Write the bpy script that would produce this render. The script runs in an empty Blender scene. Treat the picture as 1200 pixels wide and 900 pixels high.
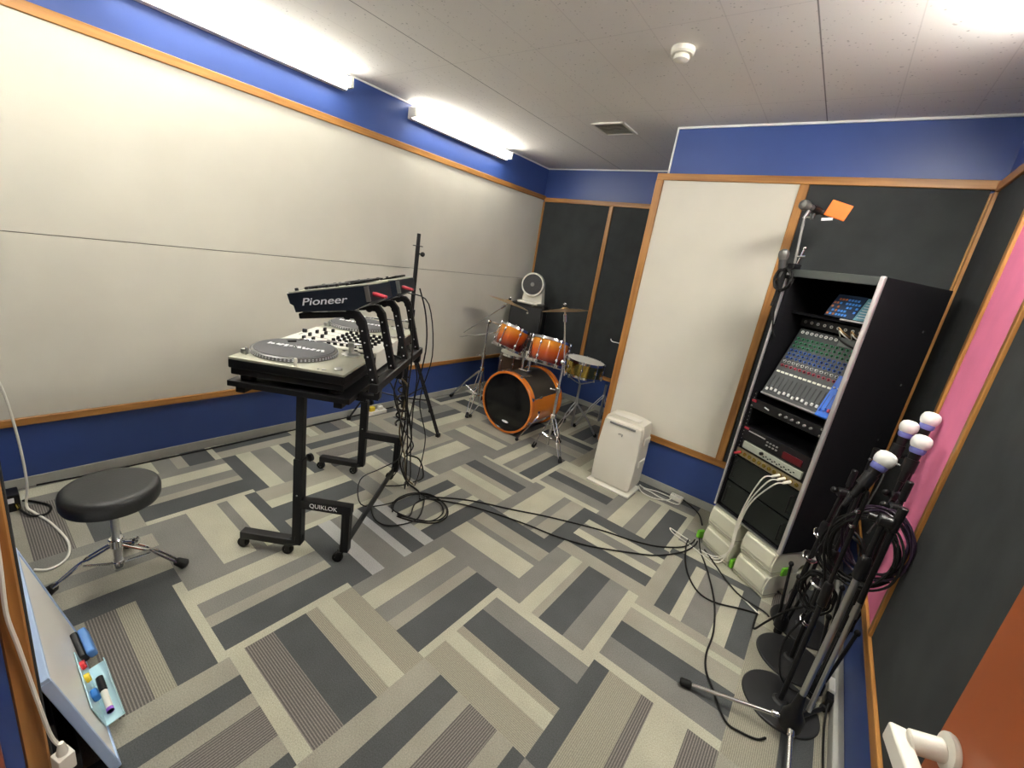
import bpy, bmesh, math, random
from mathutils import Vector, Matrix
random.seed(7)
PI=math.pi
sc=bpy.context.scene
COL=sc.collection
# ---------------------------------------------------------------- materials
def mat(name,col,rough=.6,metal=0,noise=0,nscale=30,bump=0,bscale=200,spec=.5,emit=None,estr=0,trans=0,coat=0,alpha=1):
    m=bpy.data.materials.new(name); m.use_nodes=True; nt=m.node_tree; b=nt.nodes['Principled BSDF']
    b.inputs['Base Color'].default_value=(*col,1); b.inputs['Roughness'].default_value=rough; b.inputs['Metallic'].default_value=metal
    b.inputs['Specular IOR Level'].default_value=spec
    if coat: b.inputs['Coat Weight'].default_value=coat
    if trans: b.inputs['Transmission Weight'].default_value=trans
    if emit: b.inputs['Emission Color'].default_value=(*emit,1); b.inputs['Emission Strength'].default_value=estr
    tc=nt.nodes.new('ShaderNodeTexCoord')
    if noise:
        n=nt.nodes.new('ShaderNodeTexNoise'); n.inputs['Scale'].default_value=nscale; n.inputs['Detail'].default_value=4
        nt.links.new(tc.outputs['Object'],n.inputs['Vector'])
        r=nt.nodes.new('ShaderNodeMapRange'); r.inputs[1].default_value=.3; r.inputs[2].default_value=.7; r.inputs[3].default_value=1-noise; r.inputs[4].default_value=1+noise
        nt.links.new(n.outputs['Fac'],r.inputs[0])
        v=nt.nodes.new('ShaderNodeVectorMath'); v.operation='SCALE'; v.inputs[0].default_value=col
        nt.links.new(r.outputs[0],v.inputs['Scale']); nt.links.new(v.outputs[0],b.inputs['Base Color'])
    if bump:
        n=nt.nodes.new('ShaderNodeTexNoise'); n.inputs['Scale'].default_value=bscale; n.inputs['Detail'].default_value=2
        nt.links.new(tc.outputs['Object'],n.inputs['Vector'])
        bp=nt.nodes.new('ShaderNodeBump'); bp.inputs['Strength'].default_value=bump; bp.inputs['Distance'].default_value=.004
        nt.links.new(n.outputs['Fac'],bp.inputs['Height']); nt.links.new(bp.outputs[0],b.inputs['Normal'])
    return m
def woodmat(name,col,axis):
    m=mat(name,col,.42); nt=m.node_tree; b=nt.nodes['Principled BSDF']
    tc=nt.nodes.new('ShaderNodeTexCoord'); mp=nt.nodes.new('ShaderNodeMapping')
    s=[38,38,38]; s[axis]=2.2; mp.inputs['Scale'].default_value=s
    nt.links.new(tc.outputs['Object'],mp.inputs[0])
    n=nt.nodes.new('ShaderNodeTexNoise'); n.inputs['Scale'].default_value=1; n.inputs['Detail'].default_value=5; nt.links.new(mp.outputs[0],n.inputs['Vector'])
    # knots
    vo=nt.nodes.new('ShaderNodeTexVoronoi'); vo.inputs['Scale'].default_value=3.1; nt.links.new(tc.outputs['Object'],vo.inputs['Vector'])
    k=nt.nodes.new('ShaderNodeMapRange'); k.inputs[1].default_value=.02; k.inputs[2].default_value=.07; k.inputs[3].default_value=.35; k.inputs[4].default_value=1
    nt.links.new(vo.outputs['Distance'],k.inputs[0])
    cr=nt.nodes.new('ShaderNodeValToRGB'); cr.color_ramp.elements[0].position=.3; cr.color_ramp.elements[1].position=.72
    cr.color_ramp.elements[0].color=(col[0]*.62,col[1]*.52,col[2]*.45,1); cr.color_ramp.elements[1].color=(min(1,col[0]*1.25),col[1]*1.3,col[2]*1.35,1)
    nt.links.new(n.outputs['Fac'],cr.inputs[0])
    v=nt.nodes.new('ShaderNodeVectorMath'); v.operation='SCALE'; nt.links.new(cr.outputs[0],v.inputs[0]); nt.links.new(k.outputs[0],v.inputs['Scale'])
    nt.links.new(v.outputs[0],b.inputs['Base Color'])
    return m
def ribmat(name,c1,c2,axis,pitch=.0085):
    "carpet stripe with thin loop-pile lines; axis = direction across the lines"
    m=mat(name,c1,.95,spec=.15); nt=m.node_tree; b=nt.nodes['Principled BSDF']
    tc=nt.nodes.new('ShaderNodeTexCoord'); sp=nt.nodes.new('ShaderNodeSeparateXYZ'); nt.links.new(tc.outputs['Object'],sp.inputs[0])
    a=nt.nodes.new('ShaderNodeMath'); a.operation='MULTIPLY'; a.inputs[1].default_value=2*PI/pitch; nt.links.new(sp.outputs[axis],a.inputs[0])
    s=nt.nodes.new('ShaderNodeMath'); s.operation='SINE'; nt.links.new(a.outputs[0],s.inputs[0])
    r=nt.nodes.new('ShaderNodeMapRange'); r.inputs[1].default_value=-.2; r.inputs[2].default_value=.6; nt.links.new(s.outputs[0],r.inputs[0])
    n=nt.nodes.new('ShaderNodeTexNoise'); n.inputs['Scale'].default_value=230; nt.links.new(tc.outputs['Object'],n.inputs['Vector'])
    mx=nt.nodes.new('ShaderNodeMix'); mx.data_type='RGBA'; mx.inputs['A'].default_value=(*c1,1); mx.inputs['B'].default_value=(*c2,1)
    nt.links.new(r.outputs[0],mx.inputs['Factor'])
    rr=nt.nodes.new('ShaderNodeMapRange'); rr.inputs[1].default_value=.3; rr.inputs[2].default_value=.7; rr.inputs[3].default_value=.8; rr.inputs[4].default_value=1.2; nt.links.new(n.outputs['Fac'],rr.inputs[0])
    v=nt.nodes.new('ShaderNodeVectorMath'); v.operation='SCALE'; nt.links.new(mx.outputs['Result'],v.inputs[0]); nt.links.new(rr.outputs[0],v.inputs['Scale'])
    nt.links.new(v.outputs[0],b.inputs['Base Color'])
    return m
def carpet(name,c):
    m=mat(name,c,.95,spec=.15); nt=m.node_tree; b=nt.nodes['Principled BSDF']
    tc=nt.nodes.new('ShaderNodeTexCoord')
    n=nt.nodes.new('ShaderNodeTexNoise'); n.inputs['Scale'].default_value=260; n.inputs['Detail'].default_value=3; nt.links.new(tc.outputs['Object'],n.inputs['Vector'])
    n2=nt.nodes.new('ShaderNodeTexNoise'); n2.inputs['Scale'].default_value=5; n2.inputs['Detail'].default_value=5; nt.links.new(tc.outputs['Object'],n2.inputs['Vector'])
    r=nt.nodes.new('ShaderNodeMapRange'); r.inputs[1].default_value=.3; r.inputs[2].default_value=.7; r.inputs[3].default_value=.78; r.inputs[4].default_value=1.22; nt.links.new(n.outputs['Fac'],r.inputs[0])
    r2=nt.nodes.new('ShaderNodeMapRange'); r2.inputs[1].default_value=.3; r2.inputs[2].default_value=.7; r2.inputs[3].default_value=.9; r2.inputs[4].default_value=1.08; nt.links.new(n2.outputs['Fac'],r2.inputs[0])
    mu=nt.nodes.new('ShaderNodeMath'); mu.operation='MULTIPLY'; nt.links.new(r.outputs[0],mu.inputs[0]); nt.links.new(r2.outputs[0],mu.inputs[1])
    v=nt.nodes.new('ShaderNodeVectorMath'); v.operation='SCALE'; v.inputs[0].default_value=c; nt.links.new(mu.outputs[0],v.inputs['Scale'])
    nt.links.new(v.outputs[0],b.inputs['Base Color'])
    bp=nt.nodes.new('ShaderNodeBump'); bp.inputs['Strength'].default_value=.25; bp.inputs['Distance'].default_value=.002
    nt.links.new(n.outputs['Fac'],bp.inputs['Height']); nt.links.new(bp.outputs[0],b.inputs['Normal'])
    return m
def ceilmat():
    m=mat('ceiling_board',(.84,.825,.785),.9,spec=.2); nt=m.node_tree; b=nt.nodes['Principled BSDF']
    tc=nt.nodes.new('ShaderNodeTexCoord')
    vo=nt.nodes.new('ShaderNodeTexVoronoi'); vo.inputs['Scale'].default_value=42; nt.links.new(tc.outputs['Object'],vo.inputs['Vector'])
    n=nt.nodes.new('ShaderNodeTexNoise'); n.inputs['Scale'].default_value=24; nt.links.new(tc.outputs['Object'],n.inputs['Vector'])
    s=nt.nodes.new('ShaderNodeMath'); s.operation='MULTIPLY_ADD'; s.inputs[1].default_value=-.45; nt.links.new(n.outputs['Fac'],s.inputs[0]); nt.links.new(vo.outputs['Distance'],s.inputs[2])
    r=nt.nodes.new('ShaderNodeMapRange'); r.inputs[1].default_value=-.18; r.inputs[2].default_value=-.05; r.inputs[3].default_value=.62; r.inputs[4].default_value=1; nt.links.new(s.outputs[0],r.inputs[0])
    # board joints
    sp=nt.nodes.new('ShaderNodeSeparateXYZ'); nt.links.new(tc.outputs['Object'],sp.inputs[0])
    def joint(ax,off,per,w,dark):
        a=nt.nodes.new('ShaderNodeMath'); a.operation='SUBTRACT'; a.inputs[1].default_value=off; nt.links.new(sp.outputs[ax],a.inputs[0])
        p=nt.nodes.new('ShaderNodeMath'); p.operation='PINGPONG'; p.inputs[1].default_value=per/2; nt.links.new(a.outputs[0],p.inputs[0])
        q=nt.nodes.new('ShaderNodeMapRange'); q.inputs[1].default_value=w*.4; q.inputs[2].default_value=w; q.inputs[3].default_value=dark; q.inputs[4].default_value=1; nt.links.new(p.outputs[0],q.inputs[0]); return q
    j1=joint(0,.532,1.82,.004,.35); j2=joint(0,.532,.303,.003,.86); j3=joint(1,1.9,.91,.003,.86)
    o=r
    for j in (j1,j2,j3):
        mu=nt.nodes.new('ShaderNodeMath'); mu.operation='MULTIPLY'; nt.links.new(o.outputs[0],mu.inputs[0]); nt.links.new(j.outputs[0],mu.inputs[1]); o=mu
    v=nt.nodes.new('ShaderNodeVectorMath'); v.operation='SCALE'; v.inputs[0].default_value=(.84,.825,.785); nt.links.new(o.outputs[0],v.inputs['Scale'])
    nt.links.new(v.outputs[0],b.inputs['Base Color'])
    bp=nt.nodes.new('ShaderNodeBump'); bp.inputs['Strength'].default_value=.5; bp.inputs['Distance'].default_value=.003
    nt.links.new(r.outputs[0],bp.inputs['Height']); nt.links.new(bp.outputs[0],b.inputs['Normal'])
    return m
WHITEFAB=mat('white_fabric',(.68,.655,.57),.9,noise=.03,nscale=3,bump=.15,bscale=350,spec=.2)
GREYFAB=mat('charcoal_fabric',(.043,.047,.048),.95,noise=.12,nscale=6,bump=.3,bscale=400,spec=.15)
PINKFAB=mat('pink_fabric',(.84,.23,.41),.9,noise=.06,nscale=5,bump=.2,bscale=350,spec=.2)
BLUE=mat('blue_paint',(.034,.072,.26),.42,noise=.05,nscale=3)
SKIRT=mat('grey_vinyl_skirting',(.40,.40,.36),.6,noise=.08,nscale=8)
CROWN=mat('white_crown_strip',(.8,.8,.78),.5)
WOODX=woodmat('stained_pine_x',(.40,.185,.045),0); WOODY=woodmat('stained_pine_y',(.40,.185,.045),1); WOODZ=woodmat('stained_pine_z',(.40,.185,.045),2)
CEIL=ceilmat()
SEAM=mat('seam_batten_grey',(.16,.15,.13),.8)
DOORM=mat('door_rust_paint',(.36,.085,.02),.38,noise=.08,nscale=3)
JAMBM=mat('jamb_red_brown',(.25,.06,.03),.5)
CORR=mat('corridor_paint',(.5,.48,.45),.8)
BLACK=mat('black_powder_coat',(.0055,.0055,.0065),.42,spec=.4)
BLACKP=mat('black_plastic',(.006,.006,.007),.36,spec=.4)
BLACKG=mat('black_gloss',(.004,.004,.005),.2,spec=.4)
RUB=mat('black_rubber',(.006,.006,.006),.6,spec=.3)
LEATH=mat('black_vinyl',(.022,.023,.024),.42,bump=.15,bscale=120)
CHROME=mat('chrome',(.75,.75,.76),.16,1)
STEEL=mat('brushed_steel',(.55,.55,.54),.32,1)
ALU=mat('aluminium_edge',(.74,.72,.72),.38,.75)
BRONZE=mat('cymbal_bronze',(.62,.40,.17),.28,1,noise=.12,nscale=20)
LOUV=mat('vent_beige',(.42,.41,.34),.5)
BRASS=mat('brass_shell',(.72,.55,.14),.2,1)
WHITEP=mat('white_plastic',(.78,.76,.68),.4)
IVORY=mat('ivory_plastic',(.74,.71,.62),.42)
GREYP=mat('grey_plastic',(.22,.22,.21),.5)
SILV=mat('silver_faceplate',(.47,.47,.38),.36,.5)
DARKB=mat('navy_dark_side',(.008,.012,.02),.35)
GREENP=mat('green_plastic',(.16,.5,.03),.35)
REDP=mat('red_plastic',(.6,.02,.03),.4); PINKP=mat('pink_red_plug',(.42,.03,.05),.4)
YELP=mat('yellow_plastic',(.8,.6,.03),.4); BLUP=mat('blue_plastic',(.03,.2,.6),.4)
ORANGE=mat('orange_card',(.95,.18,.005),.5)
LOGO=mat('logo_silver_print',(.75,.75,.78),.4)
def sunburst():
    m=mat('amber_sunburst',(.6,.2,.02),.14,coat=1); nt=m.node_tree; b=nt.nodes['Principled BSDF']
    tc=nt.nodes.new('ShaderNodeTexCoord'); sp=nt.nodes.new('ShaderNodeSeparateXYZ'); nt.links.new(tc.outputs['Generated'],sp.inputs[0])
    cr=nt.nodes.new('ShaderNodeValToRGB'); e=cr.color_ramp.elements; e[0].position=.36; e[0].color=(.09,.010,.008,1); e[1].position=.95; e[1].color=(.78,.30,.02,1)
    x=cr.color_ramp.elements.new(.62); x.color=(.42,.07,.008,1)
    nt.links.new(sp.outputs[2],cr.inputs[0]); nt.links.new(cr.outputs[0],b.inputs['Base Color']); return m
SUNB=sunburst()
ORHOOP=mat('orange_lacquer_hoop',(.62,.17,.02),.2,coat=1)
ORSHELL=mat('orange_lacquer_shell',(.68,.20,.012),.16,coat=1)
HEADB=mat('black_drumhead',(.003,.003,.004),.15)
HEADW=mat('coated_drumhead',(.7,.68,.6),.5)
GLOW=mat('lamp_tube_glow',(1,1,1),.5,emit=(1.0,.97,.885),estr=12.5)
GLOW2=mat('lamp_tube_glow_right',(1,1,1),.5,emit=(1.0,.97,.885),estr=42)
FILL_GLOW=mat('fill_tube_glow_near',(1,1,1),.5,emit=(1.0,.97,.885),estr=24)  # emission of the added fill tube on the near wall
MICG=mat('mic_mesh_grey',(.16,.16,.15),.5,.6)
SCR=mat('blue_panel',(.05,.22,.65),.4)
CARPET={'k':carpet('carpet_charcoal',(.078,.083,.084)),'g':carpet('carpet_grey',(.19,.188,.172)),'b':carpet('carpet_beige',(.29,.28,.232)),
 'c':carpet('carpet_cream',(.41,.40,.315)),'w':carpet('carpet_pale_grey',(.38,.385,.375))}
for ax in (0,1):
    CARPET['R%d'%ax]=ribmat('carpet_dark_rib_%s'%'xy'[ax],(.105,.098,.092),(.215,.20,.18),ax)
    CARPET['s%d'%ax]=ribmat('carpet_light_rib_%s'%'xy'[ax],(.235,.225,.175),(.325,.31,.25),ax,.0065)
# ---------------------------------------------------------------- mesh builder
def rotm(rx=0,ry=0,rz=0):
    return Matrix.Rotation(rz,4,'Z')@Matrix.Rotation(ry,4,'Y')@Matrix.Rotation(rx,4,'X')
def zto(d):
    "rotation taking +Z to direction d"
    return Vector((0,0,1)).rotation_difference(Vector(d).normalized()).to_matrix().to_4x4()
class MB:
    def __init__(s,M=None): s.v=[];s.f=[];s.mi=[];s.mats=[];s.M=M or Matrix.Identity(4)
    def m(s,material):
        if material not in s.mats: s.mats.append(material)
        return s.mats.index(material)
    def add(s,vs,fs,mt=None,L=None):
        T=s.M@L if L is not None else s.M
        o=len(s.v); s.v+=[tuple(T@Vector(p)) for p in vs]; s.f+=[tuple(o+i for i in f) for f in fs]
        k=s.m(mt) if mt else -1; s.mi+=[k]*len(fs); return s
    def box(s,c,d,bev=0,R=None,mt=None,seg=2):
        bm=bmesh.new(); bmesh.ops.create_cube(bm,size=1)
        for v in bm.verts: v.co=Vector((v.co.x*d[0],v.co.y*d[1],v.co.z*d[2]))
        if bev: bmesh.ops.bevel(bm,geom=bm.edges[:]+bm.verts[:],offset=min(bev,min(d)*.49),segments=seg,affect='EDGES',profile=.5)
        L=Matrix.Translation(c)@(R or Matrix.Identity(4))
        bm.verts.index_update(); s.add([v.co[:] for v in bm.verts],[[v.index for v in f.verts] for f in bm.faces],mt,L); bm.free(); return s
    def b2(s,lo,hi,bev=0,mt=None,seg=2):
        return s.box([(a+b)/2 for a,b in zip(lo,hi)],[abs(b-a) for a,b in zip(lo,hi)],bev,None,mt,seg)
    def lathe(s,prof,c=(0,0,0),d=(0,0,1),n=32,mt=None,close=False):
        vs=[];fs=[];L=Matrix.Translation(c)@zto(d)
        for r,z in prof:
            for i in range(n): a=2*PI*i/n; vs.append((r*math.cos(a),r*math.sin(a),z))
        for j in range(len(prof)-1):
            for i in range(n): k=(i+1)%n; fs.append((j*n+i,j*n+k,(j+1)*n+k,(j+1)*n+i))
        if close:
            j=len(prof)-1
            for i in range(n): k=(i+1)%n; fs.append((j*n+i,j*n+k,k,i))
        else:
            if prof[0][0]>1e-6: fs.append(tuple(reversed(range(n))))
            if prof[-1][0]>1e-6: fs.append(tuple((len(prof)-1)*n+i for i in range(n)))
        return s.add(vs,fs,mt,L)
    def cyl(s,p0,p1,r0,r1=None,n=12,mt=None,bev=0):
        p0=Vector(p0);p1=Vector(p1); h=(p1-p0).length; r1=r0 if r1 is None else r1
        pr=[(r0,0),(r1,h)] if not bev else [(r0-bev,0),(r0,bev),(r1,h-bev),(r1-bev,h)]
        return s.lathe(pr,p0,p1-p0,n,mt)
    def ball(s,c,r,sz=1,n=16,mt=None,d=(0,0,1)):
        return s.lathe([(r*math.sin(PI*k/8)+1e-7,-r*sz*math.cos(PI*k/8)) for k in range(9)],c,d,n,mt)
    def tube(s,pts,r,n=8,smooth=4,mt=None,closed=False):
        P=[Vector(p) for p in pts]
        if smooth and len(P)>2:
            Q=[];N=len(P)
            rng=range(N if closed else N-1)
            for i in rng:
                if closed: a,b,c,d=P[(i-1)%N],P[i],P[(i+1)%N],P[(i+2)%N]
                else: a,b,c,d=P[max(i-1,0)],P[i],P[i+1],P[min(i+2,N-1)]
                for k in range(smooth):
                    t=k/smooth; Q.append(.5*((2*b)+(c-a)*t+(2*a-5*b+4*c-d)*t*t+(3*b-a-3*c+d)*t**3))
            if not closed: Q.append(P[-1])
            P=Q
        vs=[];fs=[];N=len(P); up=None
        for i,p in enumerate(P):
            if closed: t=(P[(i+1)%N]-P[i-1])
            else: t=(P[min(i+1,N-1)]-P[max(i-1,0)])
            if t.length<1e-9: t=Vector((0,0,1))
            t.normalize()
            if up is None: up=t.orthogonal().normalized()
            up=(up-t*up.dot(t)); 
            if up.length<1e-6: up=t.orthogonal()
            up.normalize(); w=t.cross(up)
            rr=r[i*len(r)//N] if isinstance(r,(list,tuple)) else r
            for k in range(n): a=2*PI*k/n; vs.append(tuple(p+up*math.cos(a)*rr+w*math.sin(a)*rr))
        for i in range(N if closed else N-1):
            j=(i+1)%N
            for k in range(n): q=(k+1)%n; fs.append((i*n+k,i*n+q,j*n+q,j*n+k))
        if not closed: fs.append(tuple(reversed(range(n)))); fs.append(tuple((N-1)*n+k for k in range(n)))
        return s.add(vs,fs,mt)
    def prism(s,poly,h0,h1,L=None,mt=None):
        "poly in local XY, extruded local Z h0..h1"
        n=len(poly); vs=[(x,y,h0) for x,y in poly]+[(x,y,h1) for x,y in poly]
        fs=[tuple(reversed(range(n))),tuple(range(n,2*n))]+[(i,(i+1)%n,n+(i+1)%n,n+i) for i in range(n)]
        return s.add(vs,fs,mt,L)
    def obj(s,name,material=None,parent=None,smooth=True,origin=None,ang=.6):
        me=bpy.data.meshes.new(name)
        if parent is not None:
            Mi=(Matrix.Translation(parent['_o'])@Matrix.Rotation(parent['_r'],4,'Z')).inverted() if '_o' in parent else None
            if Mi is None:
                pp=parent.parent
                Mi=(Matrix.Translation(pp['_o'])@Matrix.Rotation(pp['_r'],4,'Z')).inverted() if pp is not None else Matrix.Translation(-parent.location)
            vs=[tuple(Mi@Vector(p)) for p in s.v]
        else:
            if origin is None:
                xs=[p[0] for p in s.v];ys=[p[1] for p in s.v];zs=[p[2] for p in s.v]
                origin=((min(xs)+max(xs))/2,(min(ys)+max(ys))/2,min(zs))
            vs=[(p[0]-origin[0],p[1]-origin[1],p[2]-origin[2]) for p in s.v]
        me.from_pydata(vs,[],s.f)
        ms=([material] if (-1 in s.mi) else [])+s.mats
        off=1 if (-1 in s.mi) else 0
        for q in ms: me.materials.append(q)
        for p,i in zip(me.polygons,s.mi): p.material_index=i+off
        me.update()
        bm=bmesh.new(); bm.from_mesh(me); bmesh.ops.recalc_face_normals(bm,faces=bm.faces); bm.to_mesh(me); bm.free()
        if smooth:
            for p in me.polygons: p.use_smooth=True
            me.set_sharp_from_angle(angle=ang)
        o=bpy.data.objects.new(name,me); COL.objects.link(o)
        if smooth and len(me.polygons)<4000:
            w_=o.modifiers.new('weighted','WEIGHTED_NORMAL'); w_.keep_sharp=True; w_.weight=80
        if parent is not None: o.parent=parent
        else: o.location=origin
        return o
def tag(o,label,cat,group=None):
    o['label']=label; o['category']=cat
    if group: o['group']=group
    return o
def thing(name,label,cat,loc,rz=0,group=None):
    o=bpy.data.objects.new(name,None); COL.objects.link(o); o.empty_display_size=.05
    o.location=loc; o.rotation_euler=(0,0,rz); o['_o']=tuple(loc); o['_r']=rz
    return tag(o,label,cat,group)
def struct(o): o['kind']='structure'; return o
def copy_tree(o,parent=None):
    c=o.copy(); COL.objects.link(c)
    if parent is not None: c.parent=parent
    for ch in list(o.children): copy_tree(ch,c)
    return c
def text_mesh(body,size,ext=.0008,shear=0):
    cu=bpy.data.curves.new('lettering','FONT'); cu.body=body; cu.size=size; cu.extrude=ext; cu.align_x='CENTER'; cu.align_y='CENTER'; cu.shear=shear; cu.offset=size*.004
    ob=bpy.data.objects.new('lettering',cu); COL.objects.link(ob)
    dg=bpy.context.evaluated_depsgraph_get(); me=bpy.data.meshes.new_from_object(ob.evaluated_get(dg))
    vs=[v.co[:] for v in me.vertices]; fs=[tuple(p.vertices) for p in me.polygons]
    bpy.data.objects.remove(ob); bpy.data.curves.remove(cu); bpy.data.meshes.remove(me)
    return vs,fs
# ================================================================ ROOM
xL,xR,yB,yF,H=-2.204,1.351,3.453,2.230,2.579
yN=-.99; xJ=-.06       # near wall inner face, its end beside the doorway
zU0,zU1,zL0,zL1=2.216,2.262,.360,.405
# carpet tiles, 50 cm, quarter-turned; stripes (upper fraction, yarn)
A_=[(.15,'g'),(.35,'c'),(.53,'g'),(.65,'b'),(.93,'k'),(1,'c')]
B_=[(.19,'b'),(.38,'k'),(.50,'b'),(.76,'R'),(.90,'b'),(1,'k')]
Cc=[(.23,'s'),(.36,'c'),(.44,'s'),(.70,'k'),(.90,'g'),(1,'c')]
D_=[(.10,'c'),(.31,'R'),(.57,'k'),(.67,'s'),(.81,'c'),(1,'s')]
T={(0,0):Cc,(-1,0):A_,(-2,-1):A_,(-4,-1):A_,(-1,-1):D_,(-1,-2):B_,(0,-1):B_,(1,-2):A_,
(-2,-2):[(.20,'s'),(.39,'b'),(.57,'R'),(.69,'s'),(.93,'k'),(1,'c')],(-3,-2):[(.15,'g'),(.38,'b'),(.55,'g'),(.78,'b'),(1,'k')],
(1,0):[(.14,'k'),(.42,'s'),(.52,'R'),(.78,'c'),(1,'R')],
(0,1):[(.2,'g'),(.34,'c'),(.42,'b'),(.68,'k'),(.89,'g'),(1,'c')],
(1,1):[(.09,'c'),(.32,'g'),(.57,'k'),(.80,'b'),(.88,'c'),(1,'b')],
(0,2):[(.19,'b'),(.38,'k'),(.52,'c'),(.68,'g'),(.80,'c'),(1,'k')],
(1,2):[(.16,'b'),(.32,'k'),(.43,'c'),(.68,'g'),(.83,'c'),(1,'k')],
(-1,1):[(.26,'g'),(.53,'c'),(.63,'g'),(.83,'b'),(1,'k')],
(-2,1):[(.17,'b'),(.35,'k'),(.45,'c'),(.66,'g'),(.78,'c'),(1,'k')],
(-1,2):[(.18,'g'),(.50,'c'),(.62,'g'),(.82,'b'),(1,'k')],
(-1,3):[(.10,'c'),(.32,'g'),(.55,'k'),(.70,'b'),(1,'c')],
(-2,3):[(.17,'g'),(.36,'c'),(.54,'g'),(.68,'b'),(.92,'k'),(1,'c')],
(-2,2):[(.24,'b'),(.42,'c'),(.54,'b'),(.76,'k'),(.94,'g'),(1,'c')],
(-3,2):[(.28,'b'),(.36,'g'),(.68,'c'),(1,'g')],
(-3,3):[(.30,'g'),(.58,'c'),(.70,'g'),(1,'b')],
(-4,3):[(.3,'g'),(.5,'k'),(.75,'c'),(1,'b')],
(-3,1):[(.22,'g'),(.40,'b'),(.58,'c'),(.64,'g'),(.92,'k'),(1,'c')],
(-2,0):[(.22,'k'),(.36,'w'),(.60,'g'),(.70,'w'),(.87,'k'),(1,'w')],
(-3,0):[(.26,'b'),(.42,'c'),(.72,'k'),(.92,'b'),(1,'c')],
(-3,-1):[(.32,'g'),(.60,'c'),(.70,'g'),(.88,'c'),(1,'k')],
(-4,0):[(.16,'k'),(.34,'c'),(.60,'g'),(.72,'c'),(.86,'k'),(1,'b')],
(0,3):[(.16,'g'),(.38,'c'),(.56,'g'),(.68,'c'),(.93,'k'),(1,'c')],
(1,3):[(.12,'k'),(.35,'c'),(.7,'g'),(1,'b')],
(2,1):[(.34,'s'),(.55,'k'),(.8,'s'),(1,'b')],(2,0):[(.3,'c'),(.5,'g'),(1,'b')],
(2,2):[(.3,'s'),(.6,'b'),(.8,'c'),(1,'b')]}
bank=[A_,B_,Cc,D_,[(.12,'c'),(.3,'k'),(.5,'g'),(.75,'b'),(1,'g')],[(.3,'g'),(.42,'c'),(.7,'k'),(1,'b')]]
fl=MB()
def stripe(x0,x1,y0,y1,y,ax):
    key=y+str(ax) if y in 'Rs' else y
    x0=max(x0,xL-.05);x1=min(x1,1.7);y0=max(y0,-2.5);y1=min(y1,yB+.05)
    if x1-x0<1e-4 or y1-y0<1e-4: return
    fl.add([(x0,y0,0),(x1,y0,0),(x1,y1,0),(x0,y1,0)],[(0,1,2,3)],CARPET[key])
for i in range(-5,4):
    for j in range(-5,7):
        st=T.get((i,j)) or random.choice(bank)
        if (i,j) not in T and random.random()<.5: st=[(1-a,b) for a,b in zip([0]+[q[0] for q in st][:-1],[q[1] for q in st])][::-1]
        p=0
        for f_,y in st:
            if (i+j)%2==0: stripe(.5*i,.5*i+.5,.5*(j+p),.5*(j+f_),y,1)
            else: stripe(.5*(i+p),.5*(i+f_),.5*j,.5*j+.5,y,0)
            p=f_
struct(fl.obj('floor',None,smooth=False,origin=(0,0,0)))
b=MB(); b.b2((xL-.1,-2.5,H),(xR+.4,yB+.1,H+.08)); struct(b.obj('ceiling',CEIL,smooth=False,origin=(0,0,0)))
def wall(name,lo,hi,m=BLUE): 
    b=MB(); b.b2(lo,hi); return struct(b.obj(name,m,smooth=False))
wall('wall_left',(xL-.1,yN-.13,0),(xL,yB+.1,H))
wall('wall_back',(xL,yB,0),(-.30,yB+.1,H))
wall('wall_front',(-.318,yF,0),(xR,yB+.1,H))        # the block that juts out beside the drums
wall('wall_right',(xR,-1.12,0),(xR+.1,yB+.1,H))
wall('wall_near',(xL,yN-.13,0),(xJ,yN,H))
wall('wall_above_door',(xJ,yN-.13,2.3),(xR,yN-.02,H),CORR)
wall('wall_corridor',(xL-.1,-2.5,0),(1.7,-2.4,H),CORR)
wall('wall_corridor_side',(1.6,-2.4,0),(1.7,-1.12,H),CORR)
wall('wall_corridor_end',(-1.5,-2.4,0),(-1.4,yN-.13,H),CORR)
# door jamb strips at the end of the near wall
b=MB(); b.b2((xJ-.05,yN-.145,0),(xJ+.03,yN-.022,2.3)); struct(b.obj('trim_1',JAMBM,smooth=False))
n_tr=[1]
def trim(lo,hi,axis,name=None):
    n_tr[0]+=1; b=MB(); b.b2(lo,hi,.003,seg=1); return struct(b.obj('trim_%d'%n_tr[0],(WOODX,WOODY,WOODZ)[axis],smooth=False))
TT=.028
# left wall
trim((xL,yN,2.232),(xL+TT,yB,2.28),1); trim((xL,yN,.358),(xL+TT,yB,.399),1)
# back wall
trim((xL+TT,yB-TT,zU0),(-.33,yB,zU1),0); trim((xL+TT,yB-TT,.372),(-.33,yB,.415),0)
trim((-1.332,yB-TT,.415),(-1.285,yB,zU0),2); trim((xL,yB-TT,.415),(xL+.035,yB,zU0),2)
# jutting wall
trim((-.39,yF-TT,2.236),(xR,yF,2.28),0); trim((-.34,yF-TT,.362),(.60,yF,.41),0)
trim((-.392,yF-TT,.2),(-.338,yF+.0,2.236),2); trim((.497,yF-TT,.41),(.547,yF,2.236),2); trim((xR-.04,yF-TT,.41),(xR,yF,2.22),2)
trim((.60,yF-TT,.362),(xR,yF,.41),0)
# right wall
trim((xR-TT,-.95,2.222),(xR,yF-TT,2.27),1); trim((xR-TT,-.95,.355),(xR,yF-TT,.405),1)
trim((xR-.033,yF-.06,.405),(xR,yF-TT,2.22),2)
trim((xR-TT,1.455,.405),(xR,1.50,2.222),2); trim((xR-TT,.985,.405),(xR,1.02,2.222),2)
# near wall end
trim((xJ-.05,yN,.30),(xJ,yN+.031,2.262),2)
trim((xL,yN,.36),(xJ-.05,yN+.026,.405),0)
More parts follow.
